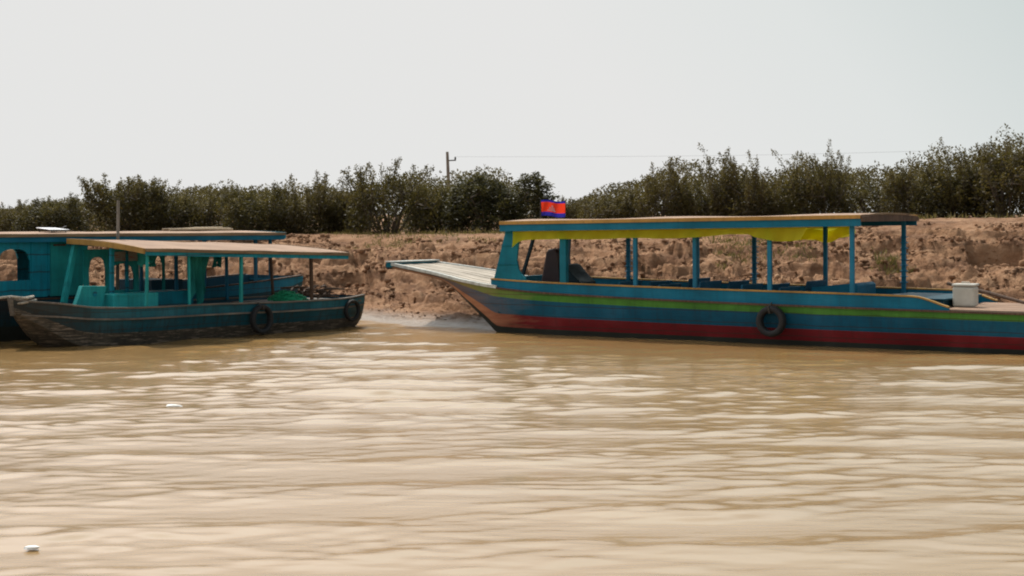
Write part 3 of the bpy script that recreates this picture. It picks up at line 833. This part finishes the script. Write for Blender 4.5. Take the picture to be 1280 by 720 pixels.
# green net
def net_heap(name, base, rx, ry, h, mat, label, cat, n=46, r=.012, seed=1):
    rr = random.Random(seed); mb = MB()
    for k in range(n):
        pts = []; a0 = rr.random() * 6.28; rad = (.25 + .75 * rr.random())
        cx = rr.uniform(-.25, .25) * rx; cy = rr.uniform(-.25, .25) * ry
        zz = h * (1 - rad * .75) * (.55 + .5 * rr.random())
        for i in range(11):
            a = a0 + i / 10 * rr.uniform(3.5, 5.5)
            pts.append((cx + rx * rad * math.cos(a) * rr.uniform(.85, 1.1), cy + ry * rad * math.sin(a) * rr.uniform(.85, 1.1), max(.015, zz + rr.uniform(-.03, .03))))
        mb.tube(pts, r * rr.uniform(.7, 1.6), 5)
    o = mb.build(name, mat, smooth=True); o.location = base; o.rotation_euler = (0, 0, AA)
    return tag(o, label, cat)
net_heap('fishing_net', AW(6.15, .62, .535), .36, .38, .23, M['net'], 'bright green fishing net heaped on the canopy boat stern deck', 'net', 80, .014, 4)
rr = random.Random(9); mb = MB()
for k in range(30):
    a = rr.uniform(-.5, .5); L = rr.uniform(.35, .95); c = Vector((rr.uniform(-.25, .25), rr.uniform(-.35, .35), rr.uniform(.03, .22)))
    d = Vector((math.cos(a) * .6, math.sin(a) + rr.uniform(-.4, .4), rr.uniform(-.12, .22))) * L / 2
    mb.tube([c - d, c + Vector((0, 0, rr.uniform(-.03, .05))), c + d], [.02, .026, .012], 6)
o = mb.build('branch_heap', M['brown_wood'], smooth=True); o.location = AW(7.3, 1.0, .56); o.rotation_euler = (0, 0, AA)
for v in o.data.vertices: v.co.z = max(v.co.z, -.02)
tag(o, 'dark brown heap of dry branches at the stern tip of the canopy boat', 'branches')

# ---- cabin boat behind
B0 = (-9.11 - .05, 29.38 + .04, 0)
def BW(u, v, z): return Vector((B0[0] + u * math.cos(AA) - v * math.sin(AA), B0[1] + u * math.sin(AA) + v * math.cos(AA), z))
bb = thing('cabin_boat', 'blue cabin boat with arched window and long roof, behind the canopy boat', 'boat', B0, AA, 'boats moored along the bank')
VB = 1.0
bhalf = curve([(-4.2, .05), (-3.2, .55), (-2, .9), (0, 1.03), (4, 1.05), (7, .98), (8.45, .82)])
bzs = curve([(-4.2, 1.2), (-3, .95), (-1.5, .80), (0, .74), (3, .70), (5.4, .77), (8.45, .93)])
bzk = curve([(-4.2, .9), (-3.4, .3), (-2.6, -.03), (7.4, -.03), (8.0, .15), (8.45, .5)])
bkd = curve([(-4.2, .05), (-2, .2), (7, .2), (8.45, .04)])
bflo = curve([(-4.2, 1.0), (-2.5, .5), (0, .35), (6, .4), (8.45, .75)])
hb = hull(lin(-4.2, 8.45, 80), VB, bhalf, bzs, bzk, bkd, bflo, [0, .10, .24, .40, .6, .8, 1.0], .14, [0, 0, 1, 1, 2, 2], 3, 2)
hb.build('hull', [M['far_hull'], M['dull_low'], M['tar'], M['inner']], bb, smooth=True)
bn = lambda u: VB - bhalf(u); bf = lambda u: VB + bhalf(u)
for fn in (lambda u: bn(u) - .02, lambda u: bf(u) - .05):
    MB().strip(lin(-4.1, 8.4, 60), fn, lambda u: bzs(u) + .002, lambda u: bzs(u) + .03, .07).build('gunwale', M['brown_wood'], bb, bevel=.006)
brz = lambda u, v: 1.862 - .004 * u + .0 * v + .03 * (1 - ((v - VB) / 1.1) ** 2)
vs = []; fs = []; V = lin(-.06, 2.06, 11); U = lin(-2.6, 7.65, 36)
for lay in (0, 1):
    for u in U:
        for v in V: vs.append((u, v, brz(u, v) - .035 * lay + (.008 * math.sin(u * 2.3 + v * 2) if not lay else 0)))
nv = len(V); tot = len(U) * nv
for i in range(len(U) - 1):
    for j in range(nv - 1):
        a = i * nv + j; fs.append((a, a + nv, a + nv + 1, a + 1)); q = a + tot; fs.append((q, q + 1, q + nv + 1, q + nv))
    for j in (0, nv - 1):
        a = i * nv + j; fs.append((a, a + nv, a + nv + tot, a + tot))
for j in range(nv - 1):
    for i in (0, len(U) - 1):
        a = i * nv + j; fs.append((a, a + 1, a + 1 + tot, a + tot))
brf = MB().add(vs, fs).build('roof', M['roof_sand'], bb, smooth=True)
for v0, th in ((-.09, .028), (2.062, .028)):
    MB().strip(U, lambda u, v0=v0: v0, lambda u, v0=v0: brz(u, v0) - .05, lambda u, v0=v0: brz(u, v0) + .006, th).build('edge_trim', M['roof_edge'], brf, bevel=.004)
for v0, th in ((-.06, .025), (2.035, .025)):
    MB().strip(U, lambda u, v0=v0: v0, lambda u, v0=v0: brz(u, v0) - .14, lambda u, v0=v0: brz(u, v0) - .053, th).build('fascia', M['blue'], brf)
vs = []; fs = []
for v in V: vs += [(7.655, v, brz(7.65, v) - .12), (7.655, v, brz(7.65, v) + .004), (7.69, v, brz(7.65, v) + .004), (7.69, v, brz(7.65, v) - .12)]
for i in range(len(V) - 1):
    for k in range(4): fs.append((i*4+k, i*4+4+k, i*4+4+(k+1)%4, i*4+(k+1)%4))
fs += [(0, 1, 2, 3), (len(vs)-1, len(vs)-2, len(vs)-3, len(vs)-4)]
MB().add(vs, fs).build('end_fascia', M['cabin_blue'], brf)
# cabin walls
arch_wall(-2.2, 1.78, .06, .095, .76, 1.74, [(-1.0, -.3, 1.08, 1.58), (.74, 1.40, 1.06, 1.60)], 'cabin_wall', M['cabin_blue'], bb)
arch_wall(-2.2, 2.9, 1.93, 1.965, .76, 1.78, [(-1.0, -.2, 1.0, 1.6), (.2, .62, .98, 1.62), (2.12, 2.62, .95, 1.58)], 'cabin_wall', M['cabin_blue'], bb)
mb = MB().prism([(1.86, .76), (2.55, .76), (2.72, 1.72), (1.86, 1.72)], .07, .10); dr = mb.build('cabin_door', M['old_teal'], bb, bevel=.006)
mb = MB().bar((1.92, .062, 1.66), (2.18, .062, 1.66), .02, .03); mb.build('door_rail', M['brown_wood'], dr)
for u in (.70, 1.44, 1.80):
    MB().bar((u, .052, .78), (u, .052, 1.72), .03, .035, up=(0, 1, 0)).build('wall_batten', M['cabin_blue'], bb)
for (u, v, w) in ((4.0, .12, .06), (5.6, .12, .06), (7.0, .12, .065), (7.45, .15, .06), (4.0, 1.9, .06), (5.6, 1.9, .06), (7.3, 1.88, .06)):
    mb = MB(); mb.bar((u, v, bzs(u) - .02), (u, v, brz(u, v) - .05), w, w * .8, up=(0, 1, 0)); mb.build('post', M['post'], bb, bevel=.005)
mb = MB().box(4.6, 5.4, .5, 1.5, .5, .95); mb.build('locker', M['inner'], bb, bevel=.012)
# things on the roofs
PSC = .68
sp = thing('solar_panel', 'small tilted silver panel standing on the cabin boat roof', 'panel', BW(2.35, .62, brz(2.35, .62) + .0), AA)
mb = MB(); mb.add([(-.30, -.30, .10), (.30, -.34, .09), (.34, .3, .15), (-.26, .34, .16), (-.30, -.30, .075), (.30, -.34, .065), (.34, .3, .125), (-.26, .34, .135)],
                  [(0, 1, 2, 3), (7, 6, 5, 4), (0, 4, 5, 1), (1, 5, 6, 2), (2, 6, 7, 3), (3, 7, 4, 0)])
mb.build('plate', M['metal'], sp, bevel=.006); sp.scale = (PSC, PSC, PSC * .8)
for (x, y, z) in ((-.22, -.25, .085), (.24, -.25, .078), (.26, .25, .115), (-.2, .26, .125)):
    MB().tube([(x, y, -.01), (x, y, z)], .014, 6).build('leg', M['dark_metal'], sp)
mb = MB(); mb.tube([(.26, .0, .1), (.40, .02, .16), (.50, .03, .20)], .016, 6); mb.build('bracket', M['dark_metal'], sp, smooth=True)
mp = MB(); q0 = AW(3.18, 2.0, -.6)
mp.tube([q0, q0 + Vector((0, 0, 1.5)), q0 + Vector((.03, 0, 3.05))], [.034, .032, .026], 10)
tag(mp.build('mooring_pole', M['grey_wood'], smooth=True), 'grey wooden mooring pole rising between the two left boats above their roofs', 'pole')
pb = MB(); rr = random.Random(3)
for k in range(5):
    a = BW(5.3 + rr.uniform(-.1, .1), .7 + k * .05, brz(5.3, .7) + .03 + .012 * (k % 2)); c = BW(6.9 + rr.uniform(-.2, .1), .62 + k * .07, brz(6.9, .7) + .035 + .02 * (k % 3))
    pb.tube([a, a.lerp(c, .5) + Vector((0, 0, .012)), c], .02, 7)
tag(pb.build('bamboo_poles', M['bamboo'], smooth=True), 'bundle of pale bamboo poles lying on the far end of the cabin boat roof', 'bamboo')
# mooring rope
rp = MB(); pts = []
a = BW(-.9, -.05, 1.0); c = AW(-.03, VA, .86)
for i in range(12):
    t = i / 11; p = a.lerp(c, t); p.z -= .10 * math.sin(t * math.pi); pts.append(p)
for i in range(18):
    t = i / 17 * 2 * math.pi * 1.7; pts.append(AW(.17 + .2 * math.sin(t * .9) + .012 * i, VA - .03 - .16 * math.cos(t), .83 - .006 * i + .035 * math.sin(t)))
rp.tube(pts, .020, 7)
tag(rp.build('mooring_rope', M['rope'], smooth=True), 'pale mooring rope looped over the bow of the weathered dark teal boat', 'rope')
# floating scraps
def scrap(name, x, y, sx, sy, label, seed):
    rr = random.Random(seed); n = 9; vs = []
    for lay in (0, 1):
        for k in range(n):
            a = 2 * math.pi * k / n; q = rr.uniform(.65, 1.1)
            vs.append((sx * q * math.cos(a), sy * q * math.sin(a), (.004 if lay else -.012) + rr.uniform(0, .006) * lay))
    fs = [tuple(range(n - 1, -1, -1)), tuple(range(n, 2 * n))] + [(k, (k + 1) % n, (k + 1) % n + n, k + n) for k in range(n)]
    o = MB().add(vs, fs).build(name, M['scrap'], bevel=.002); o.location = (x, y, .012)
    return tag(o, label, 'litter', 'white scraps afloat on the river')
scrap('floating_scrap', -3.16, 11.5, .055, .035, 'white foam scrap floating nearest the viewer, low in the river', 1)
scrap('floating_scrap', -3.88, 20.1, .10, .07, 'small white foam scrap floating midway out from the dark teal boat', 2)

# ================================================================== VEGETATION
def leaf_mesh(name, P, D, L, W, var, mat, bent=.25):
    """many two-triangle leaves: P base points, D directions, L lengths, W widths"""
    n = len(P)
    up = rng.normal(size=(n, 3)); side = np.cross(D, up); side /= np.linalg.norm(side, axis=1)[:, None] + 1e-9
    nr = np.cross(side, D)
    mid = P + D * (L * .5)[:, None]
    v = np.empty((n, 4, 3))
    v[:, 0] = P; v[:, 1] = mid + side * (W * .5)[:, None] + nr * (W * bent)[:, None]
    v[:, 2] = P + D * L[:, None]; v[:, 3] = mid - side * (W * .5)[:, None] + nr * (W * bent)[:, None]
    me = bpy.data.meshes.new(name)
    me.vertices.add(n * 4); me.vertices.foreach_set('co', v.reshape(-1))
    base = np.arange(n)[:, None] * 4
    tri = np.concatenate([base + np.array([[0, 1, 2]]), base + np.array([[0, 2, 3]])], 1).reshape(-1)
    me.loops.add(len(tri)); me.loops.foreach_set('vertex_index', tri.astype(np.int32))
    me.polygons.add(n * 2); me.polygons.foreach_set('loop_start', np.arange(0, n * 6, 3, dtype=np.int32))
    me.update(calc_edges=True)
    at = me.attributes.new('leafvar', 'FLOAT', 'POINT'); at.data.foreach_set('value', np.repeat(var, 4))
    me.materials.append(mat)
    return me
def unit(a): return a / (np.linalg.norm(a, axis=-1, keepdims=True) + 1e-9)

def shrub(kind, seed):
    """stems, a leafy body filling a lumpy envelope, and plumes of leafy shoots above it (about 1.3 m radius, 3 m tall)"""
    r = np.random.default_rng(seed); mb = MB(); H = 3.0
    #           body height, radius, body leaves, plumes, plume length, upright
    bh, rad, nb, npl, pl, upr = {'feather': (.68, 1.20, 8200, 46, .85, 1.0), 'dome': (.93, 1.55, 18000, 34, .32, .4),
                                 'airy': (.56, 1.15, 5200, 40, 1.15, .8), 'tall': (.54, 1.10, 6800, 44, 1.5, 1.7)}[kind]
    lob = [(r.normal(0, .42) * rad, r.normal(0, .42) * rad, bh * H * (.62 + .42 * r.random()), rad * (.42 + .3 * r.random())) for _ in range(9)]
    lob += [(0, 0, bh * H * .8, rad * .8)]
    def top(x, y):
        z = np.zeros_like(x)
        for (a, b_, h, w) in lob: z = np.maximum(z, h * np.sqrt(np.clip(1 - ((x - a) ** 2 + (y - b_) ** 2) / w ** 2, 0, 1)) ** .8)
        return z
    P = []; D = []; V = []; Ls = []
    # body
    x = r.uniform(-1.6, 1.6, nb * 4) * rad; y = r.uniform(-1.6, 1.6, nb * 4) * rad; t = top(x, y)
    keep = r.random(nb * 4) < t / (bh * H); x, y, t = x[keep][:nb], y[keep][:nb], t[keep][:nb]
    f = r.random(len(x)) ** .62; z = t * f
    gap = pnoise(x * 1.5 + seed, z * 1.7 + y, seed) < (.42 if kind != 'airy' else .22)
    x, y, z, f = x[gap], y[gap], z[gap], f[gap]
    cl = np.clip(.5 + .9 * fbm(x * 1.6 + 3, z * 1.8 + y * 1.3, 2, seed + 5), 0, 1)
    P.append(np.stack([x, y, z], -1)); D.append(unit(r.normal(0, 1, (len(x), 3))) + np.array([0, 0, .25]))
    V.append(np.clip(.42 * cl + .38 * r.random(len(x)) + .25 * f * f - .12, 0, 1)); Ls.append(.075 + .055 * r.random(len(x)))
    # stems
    nodes = []
    for q in range(13):
        a = r.random() * 6.283; ln = rad * .8 * math.sqrt(r.random()); hx, hy = math.cos(a) * ln, math.sin(a) * ln
        hz_ = max(.6, float(top(np.array(hx), np.array(hy))) * .92); pts = []
        for k in range(7):
            u = k / 6; pts.append(np.array([hx * u ** .9 + .15 * math.cos(a), hy * u ** .9 + .15 * math.sin(a), -.12 + (hz_ + .12) * u ** 1.15]) + r.normal(0, .05, 3) * u)
        nodes += pts[1:]; mb.tube(pts, [.05 * (1 - .8 * k / 6) * (1.3 if q < 3 else .75) for k in range(7)], 5)
    # plumes
    for q in range(npl):
        for _ in range(20):
            a = r.random() * 6.283; ln = rad * 1.15 * math.sqrt(r.random()); px_, py_ = math.cos(a) * ln, math.sin(a) * ln
            t0 = float(top(np.array(px_), np.array(py_)))
            if t0 > .35: break
        base = np.array([px_, py_, t0 * (.80 + .12 * r.random())])
        L = pl * (.35 + .65 * r.random() ** 1.6)
        d = np.array([math.cos(a) * .55 * ln / rad + r.normal(0, .22), math.sin(a) * .55 * ln / rad + r.normal(0, .22), upr * .8 + .3]); d /= np.linalg.norm(d)
        bend = r.normal(0, .12, 3); pts = [base + d * L * k / 4 + bend * (k / 4) ** 2 * L for k in range(5)]
        near = min(nodes, key=lambda n_: float(np.sum((n_ - base) ** 2)) + (5 if n_[2] > base[2] + .1 else 0))
        mb.tube([near] + pts, [.018, .014, .012, .010, .007, .004], 4, caps=False)
        A = np.array(pts); n = int(58 + 85 * L)
        g = r.random(n) ** .8 * 3.999; k = g.astype(int); p = A[k] + (A[k + 1] - A[k]) * (g - k)[:, None]
        sp_ = (.10 * (1 - g / 4) + .028)[:, None]
        P.append(p + r.normal(0, 1, (n, 3)) * sp_); D.append(unit(A[k + 1] - A[k]) * .75 + unit(r.normal(0, 1, (n, 3))))
        V.append(np.clip(.22 + .42 * r.random() + .4 * r.random(n), 0, 1)); Ls.append((.055 + .05 * r.random(n)) * (1.1 - .08 * g))
    P = np.concatenate(P); D = unit(np.concatenate(D)); V = np.concatenate(V); Ls = np.concatenate(Ls)
    lo = np.percentile(P[:, :2], 2, axis=0); hi = np.percentile(P[:, :2], 98, axis=0); cen = (lo + hi) / 2; k_ = 2.1 / float(np.mean(hi - lo))
    P[:, :2] = (P[:, :2] - cen) * k_
    mb.v = [((v[0] - cen[0]) * k_, (v[1] - cen[1]) * k_, v[2]) for v in mb.v]
    me = leaf_mesh('crown', P, D, Ls, Ls * (.36 + .2 * r.random(len(Ls))), V, M['leaf_dark'] if kind == 'dome' else M['leaf'])
    zmax = float(np.percentile(P[:, 2], 99.9))
    st = bpy.data.meshes.new('trunk'); st.from_pydata(mb.v, [], mb.f); st.materials.append(M['bark'])
    return st, me, zmax
VAR = {}
for kind, n in (('feather', 3), ('dome', 2), ('airy', 3), ('tall', 3)):
    for k in range(n): VAR[(kind, k)] = shrub(kind, 100 + 17 * k + len(VAR) * 31)

def PX(px, d): return (px - 640) / FPX * d
# (photo x, distance, photo y of the top, width in photo px, kind, variant, category, label)
shrubs = [
 (16, 47, 250, 64, 'airy', 0, 'thin twiggy bush at the far left end of the bank'),
 (72, 46.5, 243, 96, 'feather', 1, 'low rounded bush at left behind the blue cabin roof'),
 (160, 46, 220, 106, 'feather', 0, 'feathery upright shrub behind the grey mooring pole'),
 (212, 47, 227, 92, 'tall', 1, 'bushy shrub just right of the one behind the mooring pole'),
 (264, 47, 236, 82, 'airy', 1, 'loose shrub above the bamboo bundle on the cabin boat roof'),
 (316, 45.5, 230, 92, 'feather', 1, 'yellowish shrub above the stern end of the cabin boat roof'),
 (380, 46.5, 212, 104, 'tall', 0, 'shrub with tall thin shoots just right of the cabin boat roof end'),
 (434, 47, 234, 74, 'feather', 2, 'low dark shrub between the thin-shooted one and the big leafy one'),
 (488, 45.5, 200, 108, 'airy', 2, 'big leafy shrub with stray top sprays, left of the utility pole'),
 (546, 46.5, 228, 82, 'feather', 0, 'medium shrub standing in front of the utility pole'),
 (624, 45, 217, 126, 'dome', 1, 'dense dark dome-shaped bush left of the flag'),
 (706, 48, 246, 52, 'airy', 1, 'small pale shrub peeping out behind the flag'),
 (764, 46.5, 237, 90, 'feather', 2, 'brownish twiggy bush right of the flag, above the tour boat roof'),
 (828, 45.5, 198, 82, 'airy', 0, 'airy open shrub second to the right of the flag'),
 (884, 45, 209, 80, 'tall', 2, 'narrow shrub between the airy shrub and the tallest shoots over the tour boat'),
 (928, 44.5, 184, 96, 'tall', 0, 'shrub with the tallest upright shoots over the tour boat roof'),
 (972, 46, 230, 70, 'feather', 1, 'low shrub in the dip over the tour boat roof'),
 (1016, 44.5, 181, 92, 'tall', 1, 'spreading shrub with a stray twig over the rear half of the tour boat roof'),
 (1088, 45, 219, 92, 'airy', 2, 'low brownish shrub above the rear end of the tour boat roof'),
 (1142, 44, 203, 90, 'airy', 1, 'twiggy shrub on the left shoulder of the dark mass at right'),
 (1196, 43.5, 176, 112, 'tall', 2, 'tall dark shrub above the white container'),
 (1258, 43, 164, 130, 'feather', 2, 'tallest darkest shrub at the right edge of the photo'),
]
rs = random.Random(21)
for (px, d, ytop, wpx, kind, k, label) in shrubs:
    st, cr, zmax = VAR[(kind, k)]
    x = PX(px, d); g = ground_at(x, d) - .05
    ztop = EYE + (268 - ytop) * d / FPX
    t = thing('shrub', label, 'shrub', (x, d, g), rs.random() * 6.28, 'shrubs along the top of the bank')
    w = wpx / FPX * d / 2.35
    t.scale = (w, w, (ztop - g) / zmax)
    for nm, me in (('trunk', st), ('crown', cr)):
        o = bpy.data.objects.new(nm, me); COL.objects.link(o); o.parent = t

# thicket behind: one mass
topc = curve([(-40, 1.9), (-26, 2.1), (-15, 1.1), (-12, 1.6), (-9, 2.0), (-5, 2.0), (-3, 2.4), (-1, 2.3), (.4, 2.1), (1.2, 1.0), (2.6, 1.5), (4, 2.2), (5, 2.5), (6.2, 2.4), (7.2, 1.8), (8.3, 2.5), (9.5, 2.0), (11, 2.2), (13, 2.9), (15, 3.3), (26, 3.5), (40, 3.5)])
n = 270000
tx = rng.uniform(-38, 38, n); td = rng.uniform(0, 6.0, n)
th_ = .74 * np.array([topc(a) for a in tx]) * (.80 + .30 * fbm(tx * .55, td * .5, 3, 8))
tz = th_ * (1 - rng.random(n) ** 1.5 * .98)
ty = 48.5 + td + np.clip(0 - tx * .12, -3, 4)
gz = np.array([CREST(a) for a in tx])
clv = np.clip(.5 + .7 * fbm(tx * 1.1, tz * 1.3 + td, 2, 15), 0, 1)
hole = fbm(tx * .9, tz * 1.0 + td * .6, 2, 27) > -.45
P = np.stack([tx, ty, gz + tz], -1)[hole]; nn = len(P)
D = unit(rng.normal(size=(nn, 3)) + np.array([0, 0, .4])); L = rng.uniform(.06, .11, nn)
me = leaf_mesh('thicket', P, D, L, L * .5, (clv[hole] * .6 + .35 * rng.random(nn)), M['leaf'])
o = bpy.data.objects.new('thicket', me); COL.objects.link(o)
tag(o, 'mass of dark scrub filling the gaps behind the front row of shrubs', 'thicket', None, 'stuff')

# grass on the crest and slope
gp = []
def patch(px0, px1, s0, s1, n, lo=.05, hi=.14):
    for k in range(n):
        s = rng.uniform(s0, s1); d0 = 38 + s; x = PX(rng.uniform(px0, px1), d0)
        y = SHORE(x) + s
        if pnoise(np.array(x * .9), np.array(y * 1.3), 66) < -.05: continue
        for q in range(4):
            gp.append((x + rng.normal(0, .05), y + rng.normal(0, .05), rng.uniform(lo, hi)))
patch(380, 640, 6.3, 9.5, 700); patch(425, 520, 5.2, 6.5, 500, .04, .10); patch(850, 960, 4.6, 7.0, 420, .06, .16); patch(1020, 1060, 4.0, 5.2, 160, .08, .2)
patch(-200, 1500, 8.6, 12, 1100, .08, .22); patch(860, 900, 4.0, 5.0, 160)
P = np.array([(x, y, ground_at(x, y) - .02) for x, y, h in gp]); L = np.array([h for _, _, h in gp])
D = unit(rng.normal(0, .45, (len(P), 3)) + np.array([0, 0, 1.0]))
me = leaf_mesh('grass', P, D, L, np.maximum(L * .16, .012), rng.random(len(P)), M['grass'])
o = bpy.data.objects.new('grass', me); COL.objects.link(o)
tag(o, 'sparse dry grass on the crest and ledges of the bank', 'grass', None, 'stuff')

# utility pole and wire
ux, ud = PX(561, 150), 150
up = thing('utility_pole', 'thin grey utility pole standing far behind the bushes', 'pole', (ux, ud, 1.6))
ph = EYE + (268 - 190) * ud / FPX - 1.6
mb = MB(); mb.tube([(.08, 0, -.5), (0, 0, ph * .5), (-.12, 0, ph)], [.19, .16, .12], 10); mb.build('shaft', M['grey_wood'], up, smooth=True)
mb = MB(); mb.bar((-.2, 0, ph - .75), (.62, 0, ph - .72), .10, .10); mb.build('crossarm', M['dark_metal'], up)
for x in (-.12, .56):
    mb = MB(); mb.tube([(x, 0, ph - .70), (x, 0, ph - .58), (x, 0, ph - .42)], [.05, .085, .05], 8); mb.build('insulator', M['dark_metal'], up, smooth=True)
wr_ = MB(); pts = []
for i in range(40):
    t = i / 39; pts.append((ux + .56 + t * 62, ud - t * 20, 1.6 + ph - .42 - .5 * math.sin(t * math.pi) + .9 * t))
wr_.tube(pts, .006, 5)
tag(wr_.build('power_line', M['dark_metal']), 'faint overhead power line running right from the utility pole', 'wire')

# ================================================================== LIGHT
EL, AZ = R(58), R(-30)                   # sun high ahead of the camera, slightly left
sd = Vector((math.sin(AZ) * math.cos(EL), math.cos(AZ) * math.cos(EL), math.sin(EL)))
sun = bpy.data.lights.new('sun', 'SUN'); sun.energy = 3.6; sun.angle = R(.6); sun.color = (1, .94, .84)
so = bpy.data.objects.new('sun', sun); COL.objects.link(so); so.rotation_euler = sd.to_track_quat('Z', 'Y').to_euler()
so.location = (0, 0, 60)
w = bpy.data.worlds.new('World'); S.world = w; w.use_nodes = True
nt = w.node_tree; bg = nt.nodes['Background']
sky = nt.nodes.new('ShaderNodeTexSky'); sky.sky_type = 'NISHITA'; sky.sun_disc = False
sky.sun_elevation = EL; sky.sun_rotation = AZ
sky.air_density = .6; sky.dust_density = 6.0; sky.ozone_density = 1.0; sky.altitude = 0
SKY = .15; VEIL = 4.0
# hazy white band over the horizon: palest towards the sun, faintly blue-grey to the right
tc = nt.nodes.new('ShaderNodeTexCoord'); sp_ = nt.nodes.new('ShaderNodeSeparateXYZ'); nt.links.new(tc.outputs['Generated'], sp_.inputs[0])
hz = ramp(nt, sp_.outputs['Z'], [(0.0, 1.0), (.19, 1.0), (.5, .88), (.9, .6)])
az_in = nt.nodes.new('ShaderNodeMath'); az_in.operation = 'MULTIPLY_ADD'; az_in.inputs[1].default_value = .9
nt.links.new(sp_.outputs['Z'], az_in.inputs[0]); nt.links.new(sp_.outputs['X'], az_in.inputs[2])
K = SKY
hcol = ramp(nt, az_in.outputs[0], [(.12, (.785, .785, .775)), (.26, (.74, .765, .755)), (.42, (.60, .665, .655)), (1.0, (.45, .53, .56))])
sc_ = nt.nodes.new('ShaderNodeVectorMath'); sc_.operation = 'SCALE'; sc_.inputs['Scale'].default_value = 1 / SKY
nt.links.new(hcol, sc_.inputs[0])
# the veil brightens upward in the half of the sky that holds the sun
dt = nt.nodes.new('ShaderNodeVectorMath'); dt.operation = 'DOT_PRODUCT'; nt.links.new(tc.outputs['Generated'], dt.inputs[0])
dt.inputs[1].default_value = (math.sin(AZ), math.cos(AZ), 0)
fw = nt.nodes.new('ShaderNodeMapRange'); fw.interpolation_type = 'SMOOTHSTEP'
for k_, v_ in (('From Min', -.1), ('From Max', .75), ('To Min', .75), ('To Max', VEIL)): fw.inputs[k_].default_value = v_
nt.links.new(dt.outputs['Value'], fw.inputs['Value'])
up_ = nt.nodes.new('ShaderNodeMapRange'); up_.interpolation_type = 'SMOOTHSTEP'
up_.inputs['From Min'].default_value = .175; up_.inputs['From Max'].default_value = .58; up_.inputs['To Min'].default_value = 1
nt.links.new(sp_.outputs['Z'], up_.inputs['Value']); nt.links.new(fw.outputs[0], up_.inputs['To Max'])
dv = nt.nodes.new('ShaderNodeMath'); dv.operation = 'DIVIDE'; dv.inputs[1].default_value = SKY; nt.links.new(up_.outputs[0], dv.inputs[0])
nt.links.new(dv.outputs[0], sc_.inputs['Scale'])
mxs = nt.nodes.new('ShaderNodeMix'); mxs.data_type = 'RGBA'
nt.links.new(hz, mxs.inputs[0]); nt.links.new(sky.outputs[0], mxs.inputs[6]); nt.links.new(sc_.outputs[0], mxs.inputs[7])
nt.links.new(mxs.outputs[2], bg.inputs[0]); bg.inputs[1].default_value = SKY

vsn = S.view_settings
vsn.view_transform = 'Standard'; vsn.look = 'None'; vsn.exposure = 0; vsn.gamma = 1; vsn.use_curve_mapping = False
S.render.engine = 'CYCLES'
S.cycles.pixel_filter_type = 'BLACKMAN_HARRIS'; S.cycles.filter_width = 2.0
S.cycles.max_bounces = 8; S.cycles.transparent_max_bounces = 8
